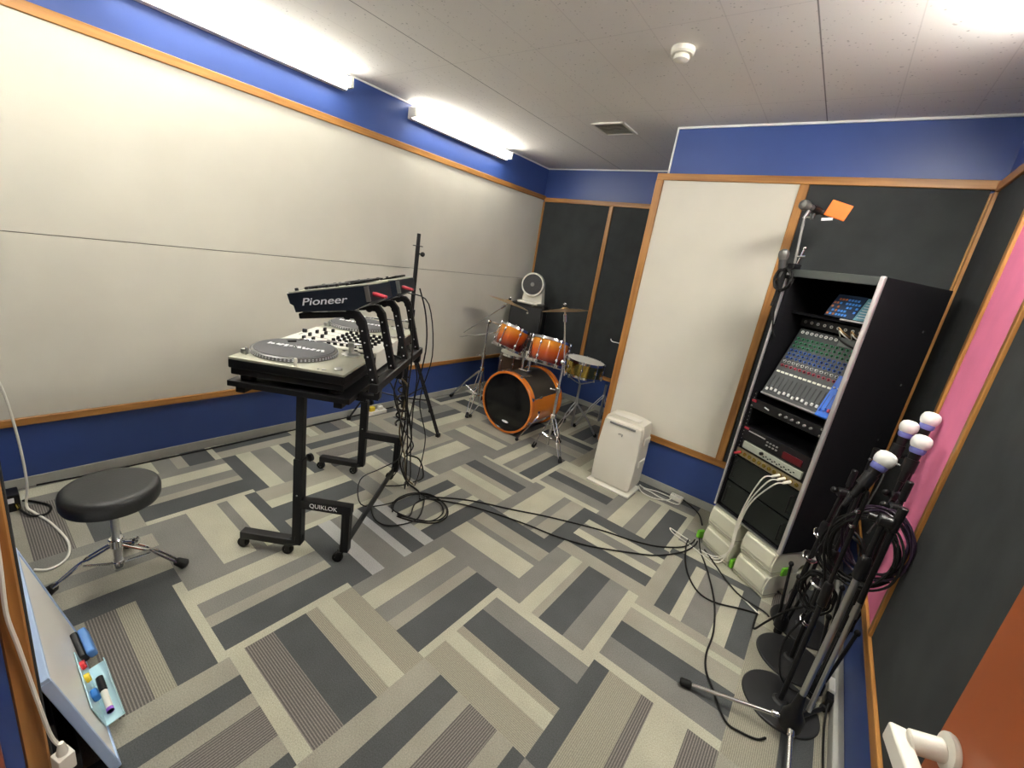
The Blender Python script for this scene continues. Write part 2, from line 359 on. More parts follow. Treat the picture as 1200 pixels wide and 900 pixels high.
# skirting
def skirt(name,lo,hi): b=MB(); b.b2(lo,hi,.002,seg=1); struct(b.obj(name,SKIRT,smooth=False))
skirt('baseboard_left',(xL,yN,0),(xL+.008,yB,.06)); skirt('baseboard_back',(xL,yB-.008,0),(-.33,yB,.06))
skirt('baseboard_front',(-.33,yF-.008,0),(xR,yF,.06)); skirt('baseboard_right',(xR-.035,-.95,0),(xR,yF,.06)); skirt('baseboard_near',(xL,yN,0),(xJ,yN+.008,.06))
# crown strip
def crown(lo,hi): n_tr[0]+=1; b=MB(); b.b2(lo,hi); struct(b.obj('trim_%d'%n_tr[0],CROWN,smooth=False))
crown((xL,yN,H-.010),(xL+.01,yB,H)); crown((xL,yB-.01,H-.010),(-.32,yB,H)); crown((-.328,yF-.01,H-.012),(xR,yF,H)); crown((xR-.01,-.99,H-.012),(xR,yF,H)); crown((-.328,yF-.01,2.282),(-.318,yF,H-.01)); crown((-.328,yF,H-.01),(-.318,yB,H))
# fabric wall panels
n_tr[0]+=1; b=MB(); b.b2((xL,yN+.04,1.306),(xL+.004,yB-.03,1.322)); struct(b.obj('trim_%d'%n_tr[0],SEAM,smooth=False))
def panel(lo,hi,m,label):
    b=MB(); b.b2(lo,hi,.003,seg=2); return tag(b.obj('acoustic_panel',m),label,'wall panel')
P=.018
panel((xL+.004,yN+.04,1.3155),(xL+P,yB-.03,2.232),WHITEFAB,'long white fabric wall panel, upper of the two on the left wall')
panel((xL+.004,yN+.04,.399),(xL+P,yB-.03,1.312),WHITEFAB,'long white fabric wall panel, lower of the two on the left wall')
panel((xL+.035,yB-P,.415),(-1.332,yB,zU0),GREYFAB,'dark grey fabric panel in the far corner behind the loudspeaker')
panel((-1.285,yB-P,.415),(-.33,yB,zU0),GREYFAB,'dark grey fabric panel behind the cymbal and snare drum')
panel((-.338,yF-P,.41),(.497,yF,2.236),WHITEFAB,'white fabric panel in a wooden frame behind the air purifier')
panel((.547,yF-P,.41),(xR-.04,yF,2.236),GREYFAB,'dark grey fabric panel above and behind the equipment rack')
panel((xR-P,1.50,.405),(xR,yF-.06,2.222),GREYFAB,'narrow dark grey fabric panel on the right wall beside the rack')
panel((xR-P,1.02,.405),(xR,1.455,2.222),PINKFAB,'pink fabric panel on the right wall behind the microphone stands')
panel((xR-P,-.93,.405),(xR,.985,2.222),GREYFAB,'large dark grey fabric panel between pink panel and door')
panel((xL,yN,.405),(xJ-.05,yN+.036,2.25),GREYFAB,'dark grey fabric panel on the wall behind the whiteboard')
# ---------------- door
D0=Vector((1.305,-.96,0)); D1=Vector((1.172,-.20,0)); dd=(D1-D0).normalized(); nn=Vector((-dd.y,dd.x,0))   # face towards room side (-x)
DM=Matrix(((dd.x,nn.x,0,D0.x),(dd.y,nn.y,0,D0.y),(0,0,1,0),(0,0,0,1)))
W=(D1-D0).length
dr=thing('door_1','rust brown door standing open at the right edge','door',tuple(D0)); dr['kind']='structure'
del dr['category']; del dr['label']
b=MB(DM); b.b2((0,-.04,.01),(W,0,2.05),.003,seg=1); b.obj('door_leaf',DOORM,dr,False)
b=MB(DM)
b.lathe([(.001,0),(.024,0),(.025,.003),(.024,.007),(.013,.009)],(W-.038,0,1.028),(0,1,0),32)
b.cyl((W-.038,.006,1.028),(W-.038,.042,1.018),.0145,.0145,24,bev=.002)
b.box((W-.080,.050,1.006),(.120,.022,.030),.004,seg=3)
b.box((W-.138,.038,1.002),(.016,.030,.026),.006,seg=3)
b.obj('door_handle',WHITEP,dr)
# ================================================================ CEILING ITEMS
def lamp(p0,p1,n,label,glow=None):
    "wall mounted batten: p0,p1 ends of the cover axis, n = direction away from the wall"
    p0=Vector(p0);p1=Vector(p1);n=Vector(n);d=(p1-p0).normalized(); c=(p0+p1)/2
    t=thing('fluorescent_lamp',label,'wall light',tuple(c-n*.08-Vector((0,0,.045))))
    M=Matrix(((n.x,d.x,0,c.x),(n.y,d.y,0,c.y),(0,0,1,c.z),(0,0,0,1))); h=(p1-p0).length/2
    b=MB(M); b.b2((-.079,-h,-.045),(-.026,h,.045),.006); b.obj('housing',WHITEP,t)
    for q in (-1,1):
        b=MB(M); b.b2((-.03,q*h-.012,-.033),(.028,q*h+.012,.033),.006); b.obj('end_cap',WHITEP,t)
    b=MB(); b.cyl(p0+d*.012,p1-d*.012,.029,n=24); b.obj('tube_cover',glow or GLOW,t)
lamp((xL+.08,-.36,2.506),(xL+.08,.86,2.506),(1,0,0),'long glowing tube light at the top of the left wall, cut by the photo edge')
lamp((xL+.08,1.41,2.506),(xL+.08,2.63,2.506),(1,0,0),'glowing tube light on the left wall nearer the far corner')
lamp((xR-.08,.05,2.506),(xR-.08,1.27,2.506),(-1,0,0),'glowing tube light at the top of the right wall',GLOW2)
lamp((-1.75,yN+.08,2.506),(-.53,yN+.08,2.506),(0,1,0),'added fill tube light, out of view high on the wall behind the whiteboard',FILL_GLOW)  # added out-of-view tube, evens out the room light from the camera side
t=thing('smoke_detector','round cream smoke detector on the ceiling','smoke detector',(.008,1.189,H-.05))
b=MB(); b.lathe([(.052,H-.0),(.052,H-.018),(.045,H-.026),(.02,H-.026)],(.008,1.189,0),n=36); b.obj('base',IVORY,t)
b=MB(); b.lathe([(.03,H-.024),(.036,H-.034),(.034,H-.046),(.02,H-.052),(.001,H-.053)],(.008,1.189,0),n=36); b.obj('sensor_cap',IVORY,t)
t=thing('ceiling_vent','square white air vent set in the ceiling','vent',(-.79,2.19,H-.01))
b=MB(); x0,x1,y0,y1=-.925,-.660,2.055,2.325
for lo,hi in (((x0,y0),(x1,y0+.022)),((x0,y1-.022),(x1,y1)),((x0,y0),(x0+.022,y1)),((x1-.022,y0),(x1,y1))): b.b2((*lo,H-.012),(*hi,H),.003)
b.obj('frame',WHITEP,t)
b=MB()
for k in range(9): b.box(((x0+x1)/2,y0+.034+k*.0252,H-.004),(x1-x0-.04,.02,.002),R=rotm(.5))
b.obj('louvre',LOUV,t,False)
# ================================================================ DJ STAND  (local x = towards the back of the stand, y = along it)
JO=(-.85,-.074,0); JR=math.atan2(.58,.815)
JM=Matrix.Translation(JO)@Matrix.Rotation(JR,4,'Z')
def J(*p): return JM@Vector(p)
st=thing('equipment_stand','black wheeled two-tier metal stand carrying the turntables and players','stand',JO,JR)
for k,yy in enumerate((0,.80)):
    b=MB(JM); b.box((0,yy,.30),(.044,.044,.46),.004); b.tube([(0,yy,.12),(-.002,yy,.088),(-.03,yy,.075),(-.06,yy,.072)],.024,n=10)
    b.box((.13,yy,.300),(.25,.042,.046),.004); b.tube([(.232,yy,.30),(.232,yy,.13),(.222,yy,.085)],.021,n=10); b.box((.232,yy,.19),(.040,.040,.24),.004)
    b.box((-.15,yy,.078),(.25,.044,.036),.004); fr=b.obj('side_frame',BLACK,st)
    b=MB(JM); b.box((0,yy,.66),(.034,.034,.44),.003); b.obj('inner_post',BLACK,st)
    b=MB(JM); b.cyl((0,yy+.02,.505),(.0,yy+.055,.505),.007,n=8); b.lathe([(.006,0),(.02,.004),(.021,.016),(.012,.02)],(.012,yy+.05,.505),(.4,1,0),14); b.obj('clamp_knob',BLACKP,st)
    b=MB(JM); b.cyl((.0,yy-.0225,.345),(.0,yy-.0245,.345),.004,n=8); b.obj('screw',STEEL,fr)
    for cx_ in (-.255,-.035,.212):
        b=MB(JM); b.box((cx_,yy,.058),(.03,.034,.012),.003); b.box((cx_-.012,yy-.014,.038),(.022,.004,.036),.001); b.box((cx_-.012,yy+.014,.038),(.022,.004,.036),.001)
        c=b.obj('caster',BLACKP,st)
        b=MB(JM); b.lathe([(.012,-.010),(.024,-.010),(.026,-.006),(.026,.006),(.024,.010),(.012,.010)],(cx_-.015,yy,.0262),(0,1,0),22,close=True); b.obj('wheel',RUB,c)
        b=MB(JM); b.lathe([(.0125,-.009),(.0125,.009)],(cx_-.015,yy,.0262),(0,1,0),14); b.obj('wheel_hub',STEEL,c)
    if k==0:
        vs,fs=text_mesh('QUIKLOK',.030,.0006)
        b=MB(JM@Matrix.Translation((.125,yy-.0216,.301))@Matrix.Rotation(PI/2,4,'X')); b.add(vs,fs); b.obj('lettering',LOGO,fr,False)
b=MB(JM); b.box((.222,.40,.085),(.010,.80,.050),.003); b.obj('floor_bar',BLACK,st)
b=MB(JM)
for yy in (0,.8): b.box((.04,yy,.872),(.50,.036,.026),.003)
b.obj('top_arm',BLACK,st)
b=MB(JM)
b.box((-.15,.34,.897),(.035,1.06,.025),.003); b.box((.24,.34,.897),(.035,1.06,.025),.003); b.obj('long_rail',BLACK,st)
b=MB(JM); b.b2((-.195,-.20,.910),(.29,.86,.934),.003); b.obj('shelf',BLACK,st)
b=MB(JM); b.box((.364,.215,.975),(.036,.74,.040),.008)
for yy in (-.1,.22,.55): b.box((.325,yy,.922),(.10,.03,.02),.003); b.box((.366,yy,.945),(.026,.03,.05),.003)
b.obj('rear_rail',BLACK,st)
for yy in (-.13,.10,.30,.52):
    b=MB(JM)
    pts=[(.06,1.219),(.24,1.254),(.272,1.256),(.294,1.232),(.330,1.10),(.362,.985)]
    for a,c in zip(pts,pts[1:]):
        d=Vector((c[0]-a[0],0,c[1]-a[1])); m=((a[0]+c[0])/2,yy,(a[1]+c[1])/2)
        b.box(m,((.022 if a[1]<1.24 and c[0]<.25 else .030),.028,d.length+.014),.004,zto(d))
    for (px_,pz_) in ((.24,1.249),(.291,1.23),(.330,1.10)): b.cyl((px_,yy-.0145,pz_),(px_,yy+.0145,pz_),.0155,n=16)
    ar=b.obj('upper_bracket',BLACK,st)
    b=MB(JM)
    for q in (1.20,1.155,1.10,1.05,1.01): b.cyl((.294+(1.228-q)*.28,yy-.0135,q),(.294+(1.228-q)*.28,yy-.0150,q),.0032,n=8)
    b.obj('hole_row',LOGO,ar)
# ---------------- turntables
def turntable(y0,label,arm_up=True):
    T_=thing('turntable',label,'turntable',J(.035,y0+.175,.934),JR,'turntables on the stand')
    x0,x1,y1=-.19,.265,y0+.353; yc=(y0+y1)/2
    b=MB(JM); b.b2((x0,y0,.985),(x1,y1,1.022),.006); b.b2((x0+.006,y0+.006,.958),(x1-.006,y1-.006,.987),.006); b.obj('plinth',BLACKP,T_)
    b=MB(JM); b.b2((x0+.0005,y0+.0005,1.0185),(x1-.0005,y1-.0005,1.031),.004); b.obj('faceplate',SILV,T_)
    for fx in (x0+.05,x1-.05):
        for fy in (y0+.05,y1-.05):
            b=MB(JM); b.lathe([(.026,.934),(.029,.938),(.029,.950),(.020,.954),(.020,.960)],(fx,fy,0),n=20); b.obj('foot',BLACKP,T_)
    px,py=-.03,yc+.02
    b=MB(JM); b.lathe([(.150,1.030),(.167,1.031),(.169,1.034),(.167,1.046),(.163,1.049),(.001,1.049)],(px,py,0),n=56); pl_=b.obj('platter',mat('platter_dark_%d'%len(bpy.data.objects),(.20,.20,.20),.35,.8),T_)
    b=MB(JM)
    for k in range(72):
        a=2*PI*k/72
        for zz,r_ in ((1.037,.1685),(1.0425,.168)): b.box((px+r_*math.cos(a),py+r_*math.sin(a),zz),(.002,.006,.0026),R=rotm(rz=a))
    b.obj('strobe_dots',LOGO,pl_,False)
    b=MB(JM); b.lathe([(.004,1.0485),(.155,1.0485),(.156,1.050),(.154,1.0515),(.004,1.0515)],(px,py,0),n=56,close=True); sm=b.obj('slipmat',mat('slipmat_felt_%d'%len(bpy.data.objects),(.10,.10,.105),.9),T_)
    b=MB(JM)
    rnd=random.Random(3)
    # worn white brand scribble across the felt
    xx=-.115
    while xx<.115:
        w_=rnd.uniform(.010,.022); h=rnd.uniform(.018,.036)
        b.box((px+xx,py+.005+rnd.uniform(-.003,.003),1.0518),(w_*.75,h,.0006),R=rotm(rz=rnd.uniform(-.5,.5))); xx+=w_+.002
    b.obj('slipmat_print',LOGO,sm,False)
    b=MB(JM); b.cyl((px,py,1.0),(px,py,1.060),.0035,n=10); b.obj('spindle',CHROME,T_)
    # tonearm
    ax,ay=.175,y1-.072
    b=MB(JM); b.lathe([(.001,1.030),(.040,1.030),(.041,1.036),(.032,1.040),(.028,1.044),(.001,1.044)],(ax,ay,0),n=30); b.cyl((ax,ay,1.04),(ax,ay,1.072),.012,n=16); b.box((ax,ay,1.078),(.03,.026,.02),.004); b.obj('tonearm_base',STEEL,T_)
    b=MB(JM); b.tube([(ax+.05,ay+.01,1.083),(ax,ay,1.083),(ax-.08,ay-.02,1.083),(ax-.15,ay-.05,1.082),(ax-.19,ay-.045,1.08),(ax-.21,ay-.062,1.078)],.0042,n=8)
    b.cyl((ax+.035,ay+.006,1.083),(ax+.065,ay+.012,1.083),.014,n=18); b.obj('tonearm',CHROME,T_)
    b=MB(JM); b.box((ax-.226,ay-.078,1.074),(.034,.016,.008),.002,rotm(rz=.75)); b.obj('headshell',BLACKP,T_)
    b=MB(JM); b.b2((x1-.15,y1-.03,1.030),(x1-.03,y1-.012,1.033),.001); b.b2((x1-.10,y1-.031,1.032),(x1-.085,y1-.011,1.042),.002); b.obj('pitch_slider',BLACKP,T_)
    b=MB(JM); b.lathe([(.016,1.031),(.016,1.038),(.014,1.040),(.001,1.040)],(x1-.045,y0+.045,0),n=22); b.obj('start_button',STEEL,T_)
    b=MB(JM); b.lathe([(.008,1.031),(.008,1.034),(.001,1.034)],(x1-.09,y0+.022,0),n=14); b.lathe([(.005,1.031),(.005,1.035),(.001,1.035)],(x1-.11,y0+.02,0),n=12); b.obj('speed_button',STEEL,T_)
    b=MB(JM); b.lathe([(.0065,1.031),(.0065,1.058),(.005,1.061),(.001,1.061)],(.066,y0+.016,0),n=14); b.obj('target_light',WHITEP,T_)
    b=MB(JM); b.lathe([(.014,1.031),(.014,1.047),(.012,1.050),(.001,1.050)],(x0+.022,y0+.07,0),n=20); b.b2((x0+.035,y0+.05,1.031),(x0+.041,y0+.058,1.062),.002); b.obj('power_knob',STEEL,T_)
    return T_
turntable(-.20,'silver turntable nearest the camera on the stand, grey slipmat on its platter')
turntable(.505,'silver turntable farther back on the stand, beyond the white mixer')
# ---------------- white DJ mixer between turntables
mx=thing('dj_mixer','white audio mixer with black knobs between the two turntables','mixer',J(.035,.33,.934),JR)
b=MB(JM); b.b2((-.19,.158,.945),(.262,.500,1.035),.005); b.obj('body',WHITEP,mx)
for fx in (-.15,.22):
    for fy in (.19,.47):
        b=MB(JM); b.cyl((fx,fy,.934),(fx,fy,.947),.014,n=12); b.obj('foot',BLACKP,mx)
knob=None
for r in range(7):
    for c in range(6):
        x=.02+r*.031; y=.195+c*.052
        if knob is None:
            b=MB(JM); b.lathe([(.0095,1.035),(.0085,1.050),(.007,1.052),(.001,1.052)],(x,y,0),n=12); knob=b.obj('knob',BLACKP,mx); k0=Vector((x,y))
        else:
            c_=knob.copy(); COL.objects.link(c_); c_.parent=mx; c_.location=(x-k0.x,y-k0.y,0)
for c in range(4):
    for q,x in enumerate((-.10,-.055)):
        b=MB(JM); b.box((x+random.uniform(-.015,.015),.205+c*.075,1.044),(.012,.020,.018),.003); b.obj('fader_cap',BLACKP,mx)
b=MB(JM)
for c in range(4): b.b2((-.125,.2035+c*.075,1.0352),(-.02,.2065+c*.075,1.0356))
b.b2((-.168,.28,1.0352),(-.164,.38,1.0356)); b.obj('fader_slot',BLACKP,mx,False)
b=MB(JM); b.box((-.166,.335,1.044),(.022,.012,.018),.003); b.obj('crossfader',BLACKP,mx)
# ---------------- two players on the upper tier, tilted
def player(y0,y1,label):
    p=thing('media_player',label,'media player',J(.17,(y0+y1)/2,1.215),JR,'media players on the upper tier')
    prof=[(.009,1.297),(.318,1.378),(.334,1.318),(.268,1.276),(.045,1.232),(.036,1.256),(.022,1.262)]
    # profile in x-z, extruded along y
    L=Matrix(((1,0,0,0),(0,0,1,0),(0,1,0,0),(0,0,0,1)))
    b=MB(JM); b.prism(prof,y0,y1,L); b.obj('casing',DARKB,p,ang=.4)
    d=Vector((.309,0,.081)).normalized(); up=Vector((-d.z,0,d.x)); a=math.atan2(.081,.309)
    o=Vector((.009,0,1.297)); R=rotm(ry=-a)
    def top(u,y,h=0): return o+d*u+up*h+Vector((0,y,0))
    W2=(y0+y1)/2
    b=MB(JM); b.box(top(.16,W2,.003),(.31,y1-y0-.006,.008),.003,R); b.obj('top_plate',SILV,p)
    b=MB(JM); b.lathe([(.085,0),(.088,.003),(.086,.009),(.08,.011),(.045,.009),(.001,.010)],top(.105,W2,.007),up,40); b.obj('jog_wheel',BLACKP,p)
    b=MB(JM); b.box(top(.255,W2,.011),(.075,y1-y0-.09,.010),.003,R@rotm(ry=-.12)); b.obj('display',BLACKG,p)
    for k in range(6):
        b=MB(JM); b.lathe([(.007,0),(.0065,.010),(.001,.011)],top(.03+.04*k,y0+.022,.007),up,10); b.obj('button',BLACKP,p)
    for k in range(4):
        b=MB(JM); b.lathe([(.008,0),(.007,.012),(.001,.013)],top(.04+.05*k,y1-.022,.007),up,10); b.obj('knob',BLACKP,p)
    for fx,fz in ((.075,1.243),(.255,1.284)):
        for fy in (y0+.035,y1-.035):
            b=MB(JM); b.lathe([(.001,0),(.018,.001),(.021,.008),(.019,.016)],(fx,fy,fz-.014),(-.2,0,1),18); b.obj('foot',STEEL,p)
    b=MB(JM); b.box((.316,y0-.001,1.345),(.018,.003,.058),.001,R); b.obj('corner_trim',STEEL,p)
    for k,(yy,zz) in enumerate(((y0+.03,1.345),(y0+.055,1.343))):
        b=MB(JM); b.cyl((.325,yy,zz),(.372,yy,zz-.006),.0085,.006,n=12); b.obj('plug',PINKP,p)
    vs,fs=text_mesh('Pioneer',.046,.0006,.25)
    b=MB(JM@Matrix.Translation((.150,y0-.0008,1.292))@Matrix.Rotation(PI/2,4,'X')@Matrix.Rotation(.22,4,'Z')); b.add(vs,fs,L=Matrix.Diagonal((1.22,.85,1,1))); b.obj('lettering',LOGO,p,False)
    return p
player(-.15,.095,'near media player with silver lettering on its dark side, upper tier')
player(.235,.48,'far media player on the upper tier beside the tall black pole')
# ---------------- stand cables
def cable(pts,r,m,label,cat='cable',name='cable',smooth=5,group=None,closed=False,n=7):
    b=MB(); b.tube(pts,r,n,smooth,closed=closed); return tag(b.obj(name,m),label,cat,group)
def Jc(l): return [J(*p) for p in l]
FB=[(-1.055,.747,.010),(-.95,.742,.008),(-.845,.736,.010)]
cable(Jc([(.37,.03,1.335),(.43,.05,1.30),(.43,.15,1.05),(.39,.30,.80),(.37,.48,.45),(.35,.62,.15),(.33,.70,.012)])+FB,.004,BLACKP,'black cable from the near player down behind the stand')
cable(Jc([(.37,.42,1.335),(.41,.44,1.2),(.42,.48,1.0),(.38,.50,.7),(.37,.58,.35),(.36,.68,.10),(.30,.74,.010),(.18,.70,.006)]),.004,BLACKP,'black cable from the far player down behind the stand')
cable(Jc([(.26,.05,.96),(.34,.16,.90),(.36,.34,.62),(.33,.52,.34),(.20,.58,.20),(.10,.52,.14),(.14,.44,.03),(.26,.50,.008),(.36,.62,.008)]),.0035,BLACKP,'thin black cable looping low through the stand legs')
cable(Jc([(.26,.38,.98),(.34,.40,.92),(.35,.46,.60),(.31,.56,.32),(.34,.66,.10),(.42,.70,.010),(.45,.62,.008)]),.0055,BLACKP,'thick black cable hanging from the white mixer')
cable(Jc([(.37,.20,1.33),(.45,.30,1.28),(.47,.42,1.0),(.42,.46,.72),(.45,.58,.45),(.41,.70,.15),(.38,.76,.01)]),.003,BLACKP,'thin cable bowing out beside the tall black pole')
cable(Jc([(.30,.60,.97),(.36,.60,.80),(.32,.64,.45),(.26,.74,.12),(.2,.78,.01)]),.0035,BLACKP,'black cable hanging from the farther turntable')
cable(Jc([(.36,.22,.92),(.385,.30,.85),(.35,.40,.70),(.32,.48,.5),(.34,.58,.3),(.33,.70,.10),(.36,.78,.006)]),.0045,mat('dark_tan_cord',(.12,.08,.03),.5),'dark tan cable among the black ones behind the stand')
cable(Jc([(.34,.30,.93),(.37,.36,.75),(.40,.44,.50),(.36,.52,.36),(.42,.62,.28),(.44,.70,.12),(.36,.80,.01)]),.005,BLACKP,'thickest black cable twisting behind the stand')
cable(Jc([(.35,.26,.93),(.31,.34,.78),(.35,.44,.55),(.39,.55,.40),(.31,.66,.22),(.34,.74,.01)]),.004,BLACKP,'black cable crossing the others behind the stand')
t=thing('power_strip','small yellow and white plug strip at the foot of the left wall','power strip',(-2.13,1.27,0))
b=MB(); b.b2((-2.16,1.17,0),(-2.105,1.37,.035),.006); b.obj('casing',WHITEP,t)
b=MB(); b.b2((-2.155,1.20,.035),(-2.115,1.25,.075),.006); b.obj('plug',YELP,t)
b=MB(); b.b2((-2.155,1.29,.035),(-2.115,1.335,.07),.006); b.obj('plug',WHITEP,t)
hel=[(.335+.026*math.cos(t),.42+.026*math.sin(t),.86-.0078*t) for t in [k*.5 for k in range(72)]]
cable(Jc(hel),.0055,mat('glossy_cord',(.03,.03,.035),.12,coat=1),'shiny black spiral cable hanging behind the stand','cable','spiral_cable',smooth=2)
# ================================================================ SPEAKER TRIPOD
s=thing('speaker_stand','tall black tripod pole with nothing on it, behind the stand','speaker stand',(-1.83,1.32,0))
bx,by=-1.83,1.32
b=MB(); b.cyl((bx,by,.16),(bx,by,1.0),.0185,n=18); b.obj('pole',BLACK,s)
b=MB(); b.cyl((bx,by,1.0),(bx,by,1.515),.0165,n=18); b.obj('upper_tube',BLACK,s)
b=MB(); b.lathe([(.001,0),(.038,0),(.040,.003),(.038,.006),(.001,.006)],(bx,by,1.515),n=28); b.obj('flange',BLACK,s)
b=MB(); b.cyl((bx,by,1.52),(bx,by,1.612),.0145,n=16,bev=.003); b.obj('spigot',BLACK,s)
b=MB(); b.lathe([(.024,-.03),(.026,-.028),(.026,.028),(.024,.03)],(bx,by,.985),n=20); b.obj('collar',BLACKP,s)
b=MB(); b.cyl((bx,by,1.46),(bx+.030,by+.01,1.46),.006,n=8); b.ball((bx+.045,by+.016,1.46),.019,1,16); b.obj('knob',BLACKP,s)
b=MB(); b.cyl((bx,by,.985),(bx+.03,by-.035,.985),.006,n=8); b.ball((bx+.036,by-.042,.985),.015,.9,14); b.obj('knob',BLACKP,s)
b=MB(); b.lathe([(.028,-.035),(.034,-.03),(.034,.03),(.028,.035)],(bx,by,.735),n=20); b.obj('leg_collar',BLACKP,s)
b=MB(); b.lathe([(.024,-.02),(.028,-.015),(.028,.015),(.024,.02)],(bx,by,.25),n=20); b.obj('brace_collar',BLACKP,s)
for fx,fy in ((-1.463,1.413),(-2.13,1.00),(-1.90,1.72)):
    d=Vector((fx-bx,fy-by,0)).normalized(); b=MB()
    for q in (-1,1):
        w=Vector((-d.y,d.x,0))*.0115*q
        b.cyl(Vector((bx,by,.735))+d*.03+w,Vector((fx,fy,.02))+w,.0075,n=8)
    lg=b.obj('leg',BLACK,s)
    b=MB(); b.box((fx,fy,.018),(.034,.036,.034),.007,rotm(rz=math.atan2(d.y,d.x))); b.obj('rubber_foot',RUB,lg)
    mid=Vector((bx,by,.735)).lerp(Vector((fx,fy,.02)),.62)
    b=MB(); b.cyl((bx+d.x*.02,by+d.y*.02,.25),mid,.006,n=8); b.obj('brace',BLACK,s)
# ================================================================ DRUM KIT
cx,cy,R_=-1.22,1.98,.285
bd=thing('bass_drum','orange bass drum with black front head, below the two toms','bass drum',(cx,cy+.2,0))
zc=R_+.006
b=MB(); b.lathe([(.268,.03),(.270,.03),(.270,.46),(.268,.46)],(cx,cy,zc),(0,1,0),64); b.obj('shell',ORSHELL,bd)
b=MB()  # dark patch over the top of the shell
vs=[];fs=[];N=20
for k in range(N+1):
    a=math.radians(22+136*k/N)
    for r_,y_ in ((.2715,.065),(.2715,.425),(.2735,.425),(.2735,.065)): vs.append((cx+r_*math.cos(a),cy+y_,zc+r_*math.sin(a)))
for k in range(N):
    for q in range(4): fs.append((k*4+q,k*4+(q+1)%4,k*4+4+(q+1)%4,k*4+4+q))
fs+=[(0,1,2,3),(N*4+3,N*4+2,N*4+1,N*4)]
b.add(vs,fs); b.obj('shell_cover',mat('dark_brown_cover',(.035,.030,.024),.5),bd)
for y0 in (-.005,.452):
    b=MB(); b.lathe([(.266,0),(.283,0),(.2855,.003),(.2855,.038),(.283,.041),(.272,.041)],(cx,cy+y0,zc),(0,1,0),64,close=True); b.obj('hoop',ORHOOP,bd)
b=MB(); b.lathe([(.001,.012),(.262,.012),(.268,.006),(.268,.016),(.001,.018)],(cx,cy,zc),(0,1,0),64); fh=b.obj('front_head',HEADB,bd)
b=MB(); b.prism([(math.cos(2*PI*k/24)*(.036 if 1 else 0),math.sin(2*PI*k/24)*.011) for k in range(24)],0,.001,Matrix.Translation((cx+.010,cy+.0105,zc-.185))@Matrix.Rotation(-.0,4,'Y')@Matrix.Rotation(PI/2,4,'X')); b.obj('head_badge',LOGO,fh)
b=MB(); b.lathe([(.001,.47),(.266,.47),(.266,.474),(.001,.474)],(cx,cy,zc),(0,1,0),48); b.obj('rear_head',HEADW,bd)
for k in range(8):
    a=PI/8+k*PI/4; rx,rz_=math.cos(a),math.sin(a); bm_=(cx+rx*.287,cy,zc+rz_*.287)
    b=MB(); b.box((cx+rx*.286,cy+.012,zc+rz_*.286),(.030,.022,.014),.004,Matrix.Rotation(-a,4,'Y')@rotm(rz=PI/2) if 0 else Matrix.Rotation(PI/2-a,4,'Y'))
    b.cyl((cx+rx*.290,cy+.0,zc+rz_*.290),(cx+rx*.290,cy+.12,zc+rz_*.290),.0042,n=8); b.box((cx+rx*.281,cy+.135,zc+rz_*.281),(.018,.045,.022),.005,Matrix.Rotation(PI/2-a,4,'Y')); b.obj('claw',CHROME,bd)
for sx in (-1,1):
    b=MB(); b.tube([(cx+sx*.272,cy+.12,zc-.03),(cx+sx*.300,cy+.08,zc-.05),(cx+sx*.40 if sx<0 else cx+.20,cy+.0 if sx<0 else cy-.035,.02 if sx<0 else .018)],.0055,n=8,smooth=3)
    b.lathe([(.012,0),(.018,.006),(.018,.016),(.008,.02)],(cx+sx*.266,cy+.12,zc-.03),(sx,0,0),16); sp=b.obj('spur',CHROME,bd)
    b=MB(); b.ball((cx+sx*.40 if sx<0 else cx+.20,cy+.0 if sx<0 else cy-.035,.017),.0165,1,12); b.obj('spur_tip',RUB,sp)
b=MB(); b.box((cx+.005,cy+.20,zc+.281),(.10,.07,.022),.006); b.cyl((cx-.03,cy+.20,zc+.28),(cx-.03,cy+.20,.80),.0115,n=14); b.cyl((cx+.045,cy+.20,zc+.28),(cx+.045,cy+.20,.80),.0115,n=14)
b.tube([(cx-.03,cy+.20,.79),(cx-.035,cy+.20,.805),(cx-.075,cy+.205,.80)],.0105,n=10,smooth=3); b.tube([(cx+.045,cy+.20,.79),(cx+.05,cy+.20,.805),(cx+.12,cy+.205,.80)],.0105,n=10,smooth=3)
for q in (-.03,.045): b.lathe([(.019,-.015),(.022,-.012),(.022,.012),(.019,.015)],(cx+q,cy+.20,.77),n=14); b.cyl((cx+q,cy+.185,.77),(cx+q,cy+.155,.775),.004,n=8)
b.obj('tom_mount',CHROME,bd)
